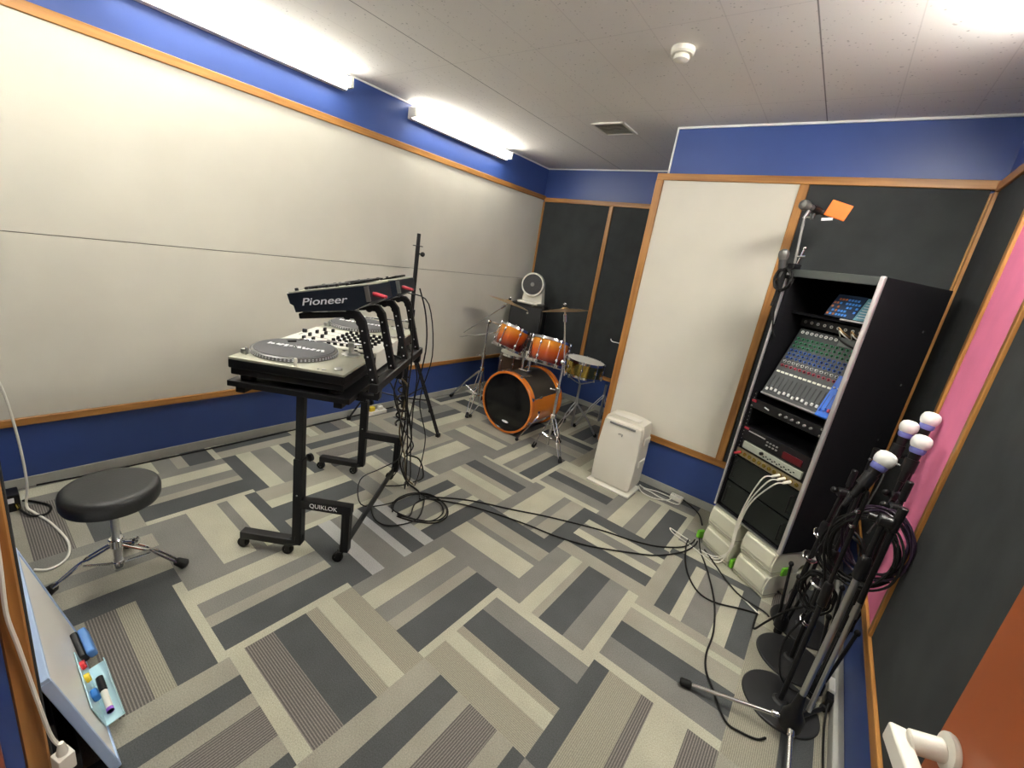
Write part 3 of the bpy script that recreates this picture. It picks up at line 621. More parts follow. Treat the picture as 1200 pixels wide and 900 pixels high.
def tom(name,label,c,r,h,nrm,body,cat,nl=6,head=HEADW,lugm=CHROME):
    c=Vector(c); d=Vector(nrm).normalized()
    t=thing(name,label,cat,tuple(c-d*h*.5))
    b=MB(); b.lathe([(r-.006,-h/2),(r,-h/2),(r,h/2),(r-.006,h/2)],c,d,48); b.obj('shell',body,t)
    b=MB(); b.lathe([(.001,h/2+.006),(r-.004,h/2+.006),(r+.003,h/2+.002),(r+.003,h/2-.004),(r-.002,h/2-.004),(.001,h/2+.001)],c,d,48); b.obj('batter_head',head,t)
    b=MB(); b.lathe([(.001,-h/2-.006),(r-.004,-h/2-.006),(r+.003,-h/2-.002),(r+.003,-h/2+.004),(.001,-h/2-.001)],c,d,48); b.obj('resonant_head',head,t)
    for q in (1,-1):
        b=MB(); b.lathe([(r+.002,q*(h/2-.012)),(r+.010,q*(h/2-.012)),(r+.008,q*(h/2-.004)),(r+.006,q*(h/2+.010)),(r+.002,q*(h/2+.010))],c,d,48,close=True); b.obj('rim',CHROME,t)
    Q=zto(d)
    for k in range(nl):
        a=2*PI*(k+.5)/nl; o=Q@Vector((math.cos(a),math.sin(a),0)); w=Q@Vector((-math.sin(a),math.cos(a),0))
        b=MB(); b.cyl(c+o*(r+.011)-d*(h/2+.006),c+o*(r+.011)+d*(h/2+.008),.0032,n=6)
        for q in ((.28,-.28) if h>.15 else (0,)): b.ball(c+o*(r+.008)+d*h*q,.012,1.5,10,d=tuple(d))
        for q in (1,-1): b.cyl(c+o*(r+.011)+d*q*(h/2-.002),c+o*(r+.011)+d*q*(h/2+.014),.0065,n=8)
        b.obj('lug',lugm,t)
    return t
tom('tom_drum','smaller amber sunburst tom drum, left of the two mounted toms',(-1.365,2.10,.842),.133,.20,(.10,.34,1),SUNB,'tom drum')
tom('tom_drum','larger amber sunburst tom drum, right of the two mounted toms',(-.985,2.155,.805),.158,.21,(-.05,.30,1),SUNB,'tom drum')
tom('snare_drum','gold brass snare drum on its own stand beside the right tom',(-.845,2.60,.655),.178,.135,(.05,.05,1),BRASS,'snare drum',8)
tom('floor_tom','dark low drum behind the bass drum and left tom',(-1.62,2.62,.40),.19,.36,(0,0,1),mat('dark_brown_shell',(.06,.035,.02),.3),'floor tom',8)
def fold_leg(b,top,foot,kn=.55,gap=.014):
    "double-rod leg with a crossing in the middle, like drum hardware"
    top=Vector(top);foot=Vector(foot); d=(foot-top); w=Vector((-d.y,d.x,0)).normalized()*gap
    m=top.lerp(foot,kn)+Vector((0,0,.02))
    for q in (-1,1): b.tube([top+w*q,top.lerp(m,.8)+w*q*1.1,m+w*q*.25,m.lerp(foot,.3)+w*q*1.1,foot+w*q*.8],.0046,n=7,smooth=3)
def cym_stand(label,base,zt,feet,hub=.42,extra=None,dark=False):
    x,y=base; t=thing('cymbal_stand',label,'cymbal stand',(x,y,0))
    b=MB(); b.cyl((x,y,.07),(x,y,.56),.0125,n=14); b.obj('lower_tube',CHROME,t)
    b=MB(); b.cyl((x,y,.56),(x,y,zt),.0095,n=12); b.obj('upper_tube',CHROME,t)
    b=MB(); b.lathe([(.017,-.022),(.02,-.018),(.02,.018),(.017,.022)],(x,y,.56),n=14); b.cyl((x-.02,y-.015,.56),(x-.045,y-.03,.56),.005,n=8); b.ball((x-.05,y-.033,.56),.010,1,10); b.obj('wing_clamp',CHROME,t)
    b=MB(); b.lathe([(.02,-.02),(.024,-.015),(.024,.015),(.02,.02)],(x,y,hub),n=14); b.lathe([(.018,-.015),(.02,-.01),(.02,.01),(.018,.015)],(x,y,.13),n=14); b.obj('leg_collar',CHROME,t)
    for f in feet:
        b=MB(); f=Vector((*f,.03)); fold_leg(b,(x,y,hub),f); m=Vector((x,y,hub)).lerp(f,.55); b.cyl((x,y,.13),m,.004,n=6)
        lg=b.obj('leg',CHROME,t)
        b=MB(); d=(f-Vector((x,y,hub))).normalized(); b.cyl(f-d*.03,f+d*.022,.015,.018,n=12,bev=.004); b.obj('rubber_foot',RUB,lg)
    return t
def cymbal(label,c,r,nrm,bell=.2):
    d=Vector(nrm).normalized(); t=thing('cymbal',label,'cymbal',tuple(c))
    b=MB(); b.lathe([(.006,.0),(r*bell*.5,-.001),(r*bell,-.010),(r*bell*1.15,-.013),(r*.7,-.021),(r,-.031),(r,-.0325),(r*.7,-.0225),(r*bell*1.1,-.015),(r*bell*.5,-.003),(.006,-.002)],Vector(c)+d*.028,d,56,close=True); b.obj('plate',BRONZE,t)
    b=MB(); b.lathe([(.013,0),(.014,.004),(.014,.010),(.013,.012)],Vector(c)+d*.029,d,16); b.obj('felt',RUB,t)
    b=MB(); b.lathe([(.007,0),(.008,.012),(.004,.020),(.001,.021)],Vector(c)+d*.041,d,12)
    b.box(Vector(c)+d*.050,(.030,.004,.010),.0018,zto(d)); b.obj('wing_nut',CHROME,t)
    return t
# left stand with long boom
L1=cym_stand('chrome cymbal stand left of the bass drum with two long boom rods',(-1.76,2.22),.905,((-1.62,1.93),(-2.11,2.20),(-1.86,2.42)))
b=MB(); b.lathe([(.02,-.02),(.023,-.014),(.023,.014),(.02,.02)],(-1.76,2.22,.905),(1,0,0),14); b.obj('tilter',CHROME,L1)
b=MB(); b.cyl((-2.02,2.17,.74),(-1.585,2.25,1.115),.0058,n=10); b.lathe([(.011,0),(.013,.003),(.013,.05),(.010,.056)],(-1.645,2.239,1.063),(.435,.08,.375),12); b.obj('boom_rod',CHROME,L1)
b=MB(); b.cyl((-2.05,2.15,.69),(-1.72,2.27,.80),.0058,n=10); b.cyl((-1.72,2.27,.80),(-1.60,2.45,.845),.0058,n=10); b.obj('boom_rod',CHROME,L1)
cymbal('crash cymbal tilted on the long boom, highest at the left of the kit',(-1.575,2.252,1.128),.20,(.12,.205,1))
cymbal('wide ride cymbal lying low behind the left tom',(-1.60,2.45,.845),.235,(.12,.22,1))
R1=cym_stand('chrome cymbal stand in front of the right tom, nearest the camera',(-.735,2.0),.80,((-.845,1.960),(-.545,1.905),(-.76,2.24)),hub=.33)
b=MB(); b.lathe([(.018,-.018),(.021,-.013),(.021,.013),(.018,.018)],(-.735,2.0,.80),(1,0,0),14); b.obj('tilter',CHROME,R1)
b=MB(); b.cyl((-.700,1.985,.70),(-.810,2.0,1.205),.0065,n=10); b.lathe([(.012,0),(.014,.004),(.014,.06),(.010,.066)],(-.791,1.998,1.12),(-.110,.015,.505),12); b.obj('boom_rod',CHROME,R1)
cymbal('thin crash cymbal lying flat above the right tom',(-.813,2.0,1.208),.182,(-.2,-.03,1),.16)
# snare stand and hi-hat style stand behind
t=thing('snare_stand','dark metal snare stand under the gold drum','snare stand',(-.845,2.60,0))
b=MB(); b.cyl((-.845,2.60,.06),(-.845,2.60,.50),.011,n=12); b.obj('tube',STEEL,t)
for a in (.3,2.4,4.5):
    d=Vector((math.cos(a),math.sin(a),0)); b=MB(); b.tube([(-.845,2.60,.49),Vector((-.845,2.60,.53))+d*.09,Vector((-.845,2.60,.575))+d*.175],.006,n=8,smooth=3)
    b.box(Vector((-.845,2.60,.585))+d*.182,(.02,.02,.035),.004,rotm(rz=a)); b.obj('basket_arm',STEEL,t)
    f=Vector((-.845,2.60,.025))+d*.24; b=MB(); fold_leg(b,(-.845,2.60,.30),f); lg=b.obj('leg',STEEL,t)
    b=MB(); b.ball(f,.019,1,12); b.obj('rubber_foot',RUB,lg)
t=thing('drum_hardware_tripod','dark tripod legs behind the right side of the bass drum','drum hardware',(-.72,2.93,0))
b=MB(); b.cyl((-.72,2.93,.08),(-.72,2.93,.47),.0125,n=12); b.obj('tube',STEEL,t)
for a in (-2.2,-.4,1.6):
    d=Vector((math.cos(a),math.sin(a),0)); f=Vector((-.72,2.93,.025))+d*.26
    b=MB(); fold_leg(b,(-.72,2.93,.36),f); lg=b.obj('leg',STEEL,t); b=MB(); b.ball(f,.02,1,12); b.obj('rubber_foot',RUB,lg)
# bass drum pedal at the back
t=thing('bass_drum_pedal','metal foot pedal behind the bass drum','pedal',(-1.20,2.58,0))
b=MB(); b.box((-1.20,2.62,.012),(.10,.28,.012),.003); b.obj('base_plate',STEEL,t)
b=MB(); b.box((-1.20,2.63,.05),(.075,.24,.010),.003,rotm(rx=-.2)); b.obj('footboard',STEEL,t)
b=MB(); b.tube([(-1.25,2.49,.015),(-1.25,2.49,.17),(-1.15,2.49,.17),(-1.15,2.49,.015)],.008,n=8,smooth=0); b.obj('frame',STEEL,t)
b=MB(); b.cyl((-1.20,2.49,.17),(-1.20,2.475,.27),.004,n=8); b.ball((-1.20,2.474,.285),.022,1,12); b.obj('beater',RUB,t)
# ---------------- loudspeaker with white fan on top
sx,sy,rz=-1.90,3.12,.30
SM=Matrix.Translation((sx,sy,0))@Matrix.Rotation(rz,4,'Z')
t=thing('loudspeaker','tall black loudspeaker cabinet in the far corner under a white fan','loudspeaker',(sx,sy,0),rz)
b=MB(SM); b.prism([(-.195,-.17),(.195,-.17),(.195,.0),(.13,.16),(-.13,.16),(-.195,.0)],.03,1.065); b.obj('cabinet',BLACKP,t)
b=MB(SM); b.b2((-.18,-.182,.06),(.18,-.168,1.04),.012); b.obj('grille',mat('speaker_grille',(.018,.019,.02),.7,bump=.5,bscale=500),t)
b=MB(SM); b.b2((-.18,-.15,0),(.18,.12,.032),.004); b.obj('plinth',BLACKP,t)
b=MB(SM); b.cyl((.02,-.184,.97),(.02,-.181,.97),.012,n=14); b.obj('badge',STEEL,t)
fx,fy=-1.875,3.06
FM=Matrix.Translation((fx,fy,1.065))@Matrix.Rotation(.12,4,'Z')
t=thing('circulator_fan','white round-headed fan standing on the corner loudspeaker','fan',(fx,fy,1.065),.12)
b=MB(FM)
b.prism([(-.125,-.02),(.125,-.02),(.128,0.01),(.098,.20),(.075,.235),(.055,.18),(.0,.105),(-.055,.18),(-.075,.235),(-.098,.20),(-.128,.01)],-.075,-.005,Matrix(((1,0,0,0),(0,0,-1,0),(0,1,0,.02),(0,0,0,1)))); b.b2((-.13,-.10,0),(.13,.09,.03),.012); b.obj('base_yoke',WHITEP,t)
hd=Vector((.22,-.96,.10)).normalized()
b=MB(FM); b.lathe([(.112,.036),(.112,.045),(.125,.05),(.130,.04),(.132,0),(.118,-.06),(.07,-.10),(.001,-.105)],(0,-.01,.215),hd,44); b.obj('head_housing',WHITEP,t)
b=MB(FM); b.lathe([(.001,.040),(.112,.040),(.112,.034),(.001,.034)],(0,-.01,.215),hd,40); b.obj('dark_intake',mat('fan_inner_grey',(.05,.05,.055),.5),t)
b=MB(FM)
for r_ in (.025,.042,.059,.076,.093,.108): b.lathe([(r_-.0028,.048),(r_+.0028,.048),(r_+.0028,.053),(r_-.0028,.053)],(0,-.01,.215),hd,40,close=True)
Q=zto(hd)
for k in range(10):
    a=2*PI*k/10; b.cyl(Vector((0,-.01,.215))+hd*.050+Q@Vector((math.cos(a)*.02,math.sin(a)*.02,0)),Vector((0,-.01,.215))+hd*.050+Q@Vector((math.cos(a)*.112,math.sin(a)*.112,0)),.0022,n=6)
b.obj('grille',mat('fan_grille_grey',(.06,.06,.065),.5),t)
b=MB(FM); b.lathe([(.022,.045),(.022,.056),(.001,.059)],(0,-.01,.215),hd,24); b.obj('hub_badge',GREYP,t)
# ================================================================ AIR PURIFIER
ax0,ax1,ay0,ay1=-.262,.062,1.878,2.085
t=thing('air_purifier','white upright air purifier on the carpet in front of the white panel','air purifier',((ax0+ax1)/2,(ay0+ay1)/2,0))
xm=(ax0+ax1)/2
b=MB(); b.b2((ax0-.012,ay0-.018,0),(ax1+.012,ay1+.012,.016),.007,seg=3); b.obj('base',WHITEP,t)
b=MB()
prof=[(-.150,.035),(-.158,.06),(-.160,.30),(-.150,.52),(-.140,.545),(-.08,.558),(0,.562),(.08,.558),(.140,.545),(.150,.52),(.160,.30),(.158,.06),(.150,.035)]
PX=Matrix(((1,0,0,xm),(0,0,1,0),(0,1,0,0),(0,0,0,1)))
b.prism(prof,ay0+.045,ay1,PX); b.b2((ax0+.03,ay0+.03,.01),(ax1-.03,ay1-.02,.05),.004); b.obj('body',IVORY,t,ang=.5)
b=MB()
n_=14; vs=[];fs=[]
outl=[(-.150,.030),(-.157,.06),(-.161,.20),(-.159,.33),(-.146,.515),(-.128,.532),(.128,.532),(.146,.515),(.159,.33),(.161,.20),(.157,.06),(.150,.030)]
def fy_(x,z): return ay0+.012+ .035*(abs(x)/.16)**4+.02*((z-.28)/.28)**4
m=len(outl)
for ring,(sc_,dy) in enumerate(((1,.034),(1,.012),(.97,.002),(.80,0),(.45,-.003),(0,-.004))):
    for x,z in outl:
        X=x*sc_; Z=.28+(z-.28)*sc_; vs.append((xm+X,ay0+.012+dy,Z))
for r_ in range(5):
    for k in range(m): q=(k+1)%m; fs.append((r_*m+k,r_*m+q,(r_+1)*m+q,(r_+1)*m+k))
b.add(vs,fs); b.obj('front_cover',IVORY,t,ang=.8)
b=MB(); b.box((xm+.002,ay0+.009,.507),(.20,.012,.016),.005); b.obj('display_strip',GREYP,t)
b=MB(); b.box((xm+.014,ay0+.007,.438),(.006,.004,.020),.001); b.box((xm+.003,ay0+.007,.446),(.010,.004,.006),.001,rotm(ry=.5)); b.lathe([(.005,0),(.005,.003)],(xm-.010,ay0+.009,.442),(0,-1,0),12); b.obj('front_emblem',GREYP,t)
b=MB(); b.box((xm,ay0+.075,.564),(.20,.07,.008),.003); b.obj('top_vent',WHITEP,t)
for zz in (.22,.40):
    b=MB(); b.b2((ax1-.004,ay0+.07,zz),(ax1+.008,ay1-.03,zz+.05),.005); b.obj('side_handle',WHITEP,t)
# ================================================================ STOOL
t=thing('drum_stool','round black padded stool on chrome legs at the left','stool',(-1.15,-.67,0))
b=MB(); b.lathe([(.001,.395),(.135,.395),(.146,.402),(.151,.415),(.152,.445),(.148,.460),(.138,.469),(.12,.472),(.001,.474)],(-1.14,-.67,0),n=64); b.obj('seat',LEATH,t)
b=MB(); b.lathe([(.030,.34),(.030,.396)],(-1.145,-.67,0),n=20); b.cyl((-1.145,-.67,.36),(-1.145+.05,-.70,.365),.006,n=8); b.obj('seat_clamp',BLACKP,t)
b=MB(); b.cyl((-1.15,-.67,.07),(-1.148,-.67,.36),.0135,n=18); b.obj('post',STEEL,t)
b=MB(); b.lathe([(.022,-.02),(.025,-.016),(.025,.016),(.022,.02)],(-1.15,-.67,.20),n=18); b.cyl((-1.15,-.67,.2),(-1.10,-.62,.21),.005,n=8); b.lathe([(.008,0),(.018,.004),(.018,.014),(.010,.018)],(-1.105,-.625,.208),(.6,.6,.1),14)
b.obj('collar',CHROME,t)
b=MB(); b.lathe([(.018,-.015),(.021,-.01),(.021,.01),(.018,.015)],(-1.15,-.67,.095),n=16); b.obj('lower_collar',CHROME,t)
for f in ((-1.085,-.475),(-1.222,-.868),(-1.365,-.60)):
    f=Vector((*f,.028)); b=MB(); fold_leg(b,(-1.15,-.67,.20),f,.5,.012); b.cyl((-1.15,-.67,.095),Vector((-1.15,-.67,.20)).lerp(f,.5),.0048,n=6); lg=b.obj('leg',CHROME,t)
    d=(f-Vector((-1.15,-.67,.2))).normalized(); b=MB(); b.cyl(f-d*.03,f+d*.02,.017,.022,n=16,bev=.006); b.obj('rubber_foot',RUB,lg)
# ================================================================ EQUIPMENT RACK
RO=(.622,1.774,0); RR=math.atan2(-.5577,.830); RW=.466; RD=.505
RM=Matrix.Translation(RO)@Matrix.Rotation(RR,4,'Z')
def K(*p): return RM@Vector(p)
Z0,Z1=.290,1.728
rk=thing('equipment_rack','tall black equipment cabinet standing on white blocks in the corner','rack cabinet',RO,RR)
CARP=mat('black_carpet_board',(.0065,.0065,.0085),.85,bump=.3,bscale=400,spec=.15)
for x0,x1 in ((0,.016),(RW-.016,RW)):
    b=MB(RM); b.b2((x0,.004,Z0),(x1,RD,Z1),.002); b.obj('side_panel',CARP,rk)
b=MB(RM); b.b2((.016,.03,Z1-.016),(RW-.016,RD,Z1),.002); b.obj('top_panel',CARP,rk)
b=MB(RM); b.b2((.016,.002,Z1-.040),(RW-.016,.03,Z1-.001),.003); b.obj('top_rail',mat('grey_board_edge',(.05,.058,.055),.7),rk)
b=MB(RM); b.b2((.016,.006,Z0),(RW-.016,RD,Z0+.016),.002); b.obj('bottom_panel',CARP,rk)
b=MB(RM); b.b2((.016,RD-.012,Z0+.016),(RW-.016,RD,Z1-.016)); b.obj('back_panel',CARP,rk)
b=MB(RM); b.b2((RW-.016,-.010,Z0-.004),(RW+.006,.008,Z1+.002),.006,seg=3); b.obj('edge_strip',ALU,rk)
b=MB(RM); b.b2((-.003,-.006,Z0),(.009,.006,Z1-.02),.003,seg=2); b.obj('edge_strip',ALU,rk)
b=MB(RM); b.b2((.009,-.004,Z0-.002),(RW-.016,.008,Z0+.010),.003); b.obj('edge_strip',STEEL,rk)
for x0 in (.016,RW-.034):
    b=MB(RM); b.b2((x0,.016,.62),(x0+.018,.022,1.04)); rl=b.obj('rack_rail',BLACK,rk)
    b=MB(RM)
    for k in range(18): b.cyl((x0+.009,.0155,.635+k*.023),(x0+.009,.0175,.635+k*.023),.0028,n=6)
    b.obj('rail_hole',STEEL,rl,False)
for k,z in enumerate((.62,.95,1.25,1.52)):
    b=MB(RM); b.cyl((RW-.0005,RD-.10,z),(RW+.0015,RD-.10,z),.006,n=10); b.obj('side_screw',STEEL,rk)
b=MB(RM); b.b2((.016,.06,1.035),(RW-.016,RD-.02,1.047)); b.obj('shelf',CARP,rk)
b=MB(RM); b.b2((.016,.10,1.500),(RW-.016,RD-.02,1.512)); b.obj('shelf',CARP,rk)
# ---- lower amplifiers
for k,(za,zb,lab) in enumerate(((.308,.470,'lower glossy black amplifier at the bottom of the rack'),(.474,.640,'upper glossy black amplifier in the rack, below the patch row'))):
    t=thing('power_amplifier',lab,'amplifier',K(RW/2,.2,za),RR,'glossy black amplifiers')
    b=MB(RM); b.b2((.022,.030,za),(RW-.022,.36,zb),.003); b.obj('chassis',BLACKG,t)
    b=MB(RM); b.b2((.020,.018,za+.004),(RW-.020,.030,zb-.004),.003); b.obj('front_panel',mat('smoked_panel_%d'%k,(.008,.011,.010),.3),t)
    for x in (.05,RW-.05):
        b=MB(RM); b.tube([(x,.018,za+.03),(x,-.001,za+.035),(x,-.001,zb-.035),(x,.018,zb-.03)],.004,n=8,smooth=0); b.obj('handle',BLACK,t)
# ---- patch row with plugs
t=thing('patch_panel','row of brass coloured sockets with white plugs across the rack','patch panel',K(RW/2,.05,.645),RR)
b=MB(RM); b.b2((.020,.014,.648),(RW-.020,.022,.690),.001); b.obj('panel',mat('pale_brass_panel',(.26,.21,.13),.4,.4),t)
b=MB(RM); b.b2((.024,.022,.648),(RW-.024,.12,.690),.002); b.obj('box',BLACK,t)
for k in range(12):
    b=MB(RM); b.lathe([(.004,.0),(.010,.0),(.011,-.003),(.010,-.006),(.004,-.006)],K(.05+k*.033,.014,.669)-K(0,0,0)+Vector((0,0,0)) if 0 else (.05+k*.033,.014,.669),(0,1,0),14,close=True); b.obj('socket',BRASS,t)
for k in (8,9,10):
    b=MB(RM); b.cyl((.05+k*.033,.012,.669),(.05+k*.033,-.040,.662),.0085,.007,n=12); b.obj('plug',WHITEP,t)
b=MB(RM); b.cyl((.05,.012,.669),(.05,-.03,.664),.0085,.007,n=12); b.obj('plug',PINKP,t)
# ---- white fronted unit
t=thing('signal_processor','slim white fronted unit with small black buttons in the rack','rack unit',K(RW/2,.1,.700),RR)
b=MB(RM); b.b2((.026,.020,.700),(RW-.026,.28,.748),.002); b.obj('chassis',BLACK,t)
b=MB(RM); b.b2((.055,.006,.704),(RW-.045,.020,.746),.002); b.obj('front_panel',mat('pale_grey_front',(.34,.36,.30),.4),t)
for k in range(14):
    b=MB(RM); b.box((.20+k*.014,.005,.716+.008*(k%2)),(.008,.004,.006),.001); b.obj('button',BLACKP,t)
b=MB(RM); b.lathe([(.010,0),(.009,.012),(.001,.013)],(.185,.006,.728),(0,-1,0),14); b.obj('knob',BLACKP,t)
# ---- red display unit
t=thing('cd_player','black rack unit with a red display, above the slim white unit','media player',K(RW/2,.1,.752),RR)
b=MB(RM); b.b2((.022,.016,.752),(RW-.022,.30,.830),.002); b.obj('chassis',BLACK,t)
b=MB(RM); b.b2((RW-.175,.010,.762),(RW-.065,.018,.798),.002); b.obj('display',mat('red_display',(.055,.001,.004),.3,emit=(.8,.01,.02),estr=.008),t)
b=MB(RM); b.b2((.06,.012,.806),(.17,.017,.812),.001); b.obj('disc_slot',ALU,t)
b=MB(RM); b.b2((.025,.012,.812),(.055,.017,.824),.001); b.obj('power_lamp',PINKP,t)
for k in range(8):
    b=MB(RM); b.box((.19+.02*(k%4),.012,.782+.018*(k//4)),(.011,.008,.008),.002); b.obj('button',GREYP,t)
# ---- amp with chrome corners
t=thing('effects_unit','thin black rack unit just below the mixing desk','rack unit',K(RW/2,.1,.945),RR)
b=MB(RM); b.b2((.020,.012,.945),(RW-.020,.30,1.000),.002); b.obj('chassis',BLACKP,t)
b=MB(RM); b.b2((.022,.005,.980),(.050,.012,.994),.002); b.obj('power_switch',PINKP,t)
b=MB(RM); b.box((.125,.008,.972),(.030,.004,.007),.001,rotm(ry=.2)); b.obj('badge',LOGO,t)
for k in range(6):
    b=MB(RM); b.lathe([(.007,0),(.006,.010),(.001,.011)],(.21+k*.035,.012,.972),(0,-1,0),12); b.obj('knob',GREYP,t)
for x in (.030,RW-.030):
    for z in (.955,.990):
        b=MB(RM); b.lathe([(.007,0),(.006,.004),(.001,.005)],(x,.011,z),(0,-1,0),10); b.obj('rack_screw',CHROME,t)
# ---- mixing desk
mo=(.062,.004,1.052); sl=math.atan2(.38,.14); ml=.405; mw=.388
MM=RM@Matrix.Translation(mo)@Matrix.Rotation(sl,4,'X')       # local x across, y up the slope, z out of the surface
t=thing('mixing_desk','steep mixing desk with rows of coloured knobs and white faders in the rack','mixing desk',K(mo[0]+mw/2,.1,1.047),RR)
b=MB(MM); b.b2((0,0,-.055),(mw,ml,-.004),.006); b.obj('chassis',BLACKP,t)
PAN=mat('desk_panel_grey',(.035,.040,.043),.42)
b=MB(MM); b.b2((.002,.004,-.005),(mw-.002,ml-.004,0),.002); b.obj('control_surface',PAN,t)
b=MB(MM); b.b2((mw-.068,.002,-.001),(mw-.001,.215,.0018),.001); b.obj('master_section',mat('desk_blue',(.015,.13,.62),.4),t)
b=MB(MM); b.b2((0,-.006,-.05),(mw-.068,.004,.004),.003); b.obj('front_lip',GREYP,t)
b=MB(MM); b.b2((mw-.068,-.006,-.05),(mw,.004,.004),.003); b.obj('front_lip',mat('desk_blue_lip',(.01,.10,.52),.4),t)
KW=mat('knob_white',(.72,.72,.70),.4);KG=mat('knob_green',(.03,.28,.12),.4);KB=mat('knob_blue',(.03,.12,.5),.4);KR=mat('knob_red',(.5,.04,.08),.4)
rows=[(.178,KR),(.203,KW),(.228,KB),(.250,KB),(.272,KB),(.297,KG),(.320,KG),(.343,KG)]
pr=(mw-.075)/12
protos={}
for ri,(y,kc) in enumerate(rows):
    for c in range(12):
        x=.012+pr*(c+.5)
        if kc.name not in protos:
            b=MB(MM); b.lathe([(.0062,0),(.0055,.007),(.0050,.008),(.001,.008)],(x,y,0),n=8,mt=BLACKP); b.lathe([(.0040,.008),(.0036,.0105),(.001,.011)],(x,y,0),n=8,mt=kc); b.lathe([(.0085,.0002),(.0085,.0012),(.0066,.0012)],(x,y,0),n=8,mt=kc)
            protos[kc.name]=(b.obj('knob',None,t),Vector((x,y,0)))
        else:
            p,o=protos[kc.name]; q=p.copy(); COL.objects.link(q); q.parent=t
            dlt=(Matrix.Rotation(-RR,4,'Z')@(MM.to_3x3()@(Vector((x,y,0))-o)).to_4d()).to_3d() if 0 else Matrix.Rotation(-RR,3,'Z')@(MM.to_3x3()@(Vector((x,y,0))-o))
            q.location=dlt
for c in range(15):
    x=.012+pr*(c+.5) if c<12 else mw-.058+(c-12)*.021
    b=MB(MM); b.b2((x-.0012,.020,.0),(x+.0012,.115,.0022)); sl_=b.obj('fader_slot',BLACKP,t,False)
    b=MB(MM); b.box((x,.028+(.006 if c%3 else 0),.007),(.011,.017,.011),.003); b.obj('fader_cap',KW if c<12 else (KR if c==14 else KB),sl_)
b=MB(MM)
for c in range(12):
    b.box((.012+pr*(c+.5),.140,.002),(.019,.010,.004),.001)
b.obj('button_row',mat('pale_button',(.75,.75,.65),.4),t)
b=MB(MM)
for c in range(3): b.lathe([(.005,0),(.004,.006),(.001,.0065)],(mw-.055+c*.02,.150,.001),n=8)
b.obj('master_button',KW,t)
b=MB(MM); b.b2((mw-.16,.352,.0),(mw-.02,.398,.006),.002); b.obj('effects_panel',mat('desk_light_grey',(.12,.14,.135),.4),t)
b=MB(MM)
for c in range(12): b.lathe([(.004,0),(.0085,0),(.0085,.003),(.004,.003)],(.012+pr*(c+.5),.382,0),n=10,close=True)
b.obj('jack_row',KW,t)
# cables clutter behind the desk
b0=[(.30,.10,1.445),(.32,.05,1.475),(.35,.04,1.46),(.36,.09,1.44),(.38,.05,1.47),(.41,.04,1.455),(.43,.10,1.44)]
cable([K(*p) for p in b0],.0035,mat('tan_cable',(.35,.22,.10),.5),'tan cable tangled above the mixing desk in the rack')
cable([K(x+.01,y-.006,z-.012) for x,y,z in b0[::-1]],.003,WHITEP,'thin white cable tangled above the mixing desk')
cable([K(*p) for p in [(.28,.10,1.43),(.33,.045,1.43),(.38,.035,1.41),(.43,.06,1.385),(.44,.02,1.36)]],.0045,RUB,'black cable drooping over the top of the mixing desk')
t=thing('stage_box','black unit with a line of sockets behind the mixing desk','rack unit',K(.22,.3,1.44),RR)
b=MB(RM); b.b2((.03,.17,1.440),(RW-.03,.38,1.490),.003); b.obj('casing',BLACKP,t)
b=MB(RM)
for k in range(10): b.lathe([(.004,0),(.008,0),(.008,.003),(.004,.003)],(.06+k*.036,.168,1.466),(0,-1,0),10,close=True)
b.obj('socket_row',STEEL,t)
b=MB(RM); b.b2((.30,.06,1.512),(RW-.018,.085,1.520),.002); tag(b.obj('metal_ruler',ALU,None),'pale metal strip on the upper shelf of the rack','strip')
# laminated cards on the upper shelf
CM=RM@Matrix.Translation((.225,.050,1.524))@Matrix.Rotation(math.radians(62),4,'X')
t=thing('instruction_card','blue and orange printed card leaning on the upper rack shelf','card',K(.30,.07,1.513),RR)
b=MB(CM); b.b2((0,0,-.002),(.138,.125,0),.001); b.obj('sheet',mat('card_dark_blue',(.02,.035,.07),.25),t)
BROWNO=mat('card_orange_print',(.35,.10,.02),.5)
b=MB(CM); rnd=random.Random(5)
for i in range(9):
    for j in range(5):
        mt_=rnd.choice([BLUP,BROWNO,BROWNO]) if i<4 else rnd.choice([BLUP,SCR,SCR])
        if rnd.random()<.75: b.box((.010+i*.0145,.014+j*.021,.0006),(.010,.011,.0008),mt=mt_)
b.obj('printed_blocks',None,t,False)
t=thing('instruction_card','pale blue printed card at the right of the upper rack shelf','card',K(.40,.07,1.513),RR)
CM2=RM@Matrix.Translation((.368,.046,1.524))@Matrix.Rotation(math.radians(62),4,'X')
b=MB(CM2); b.b2((0,0,-.002),(.080,.120,0),.001); b.obj('sheet',mat('card_pale_blue',(.14,.34,.42),.3),t)
b=MB(CM2)
for j in range(7): b.box((.038,.014+j*.014,.0006),(.056,.003,.0008),mt=LOGO)
b.obj('printed_lines',None,t,False)
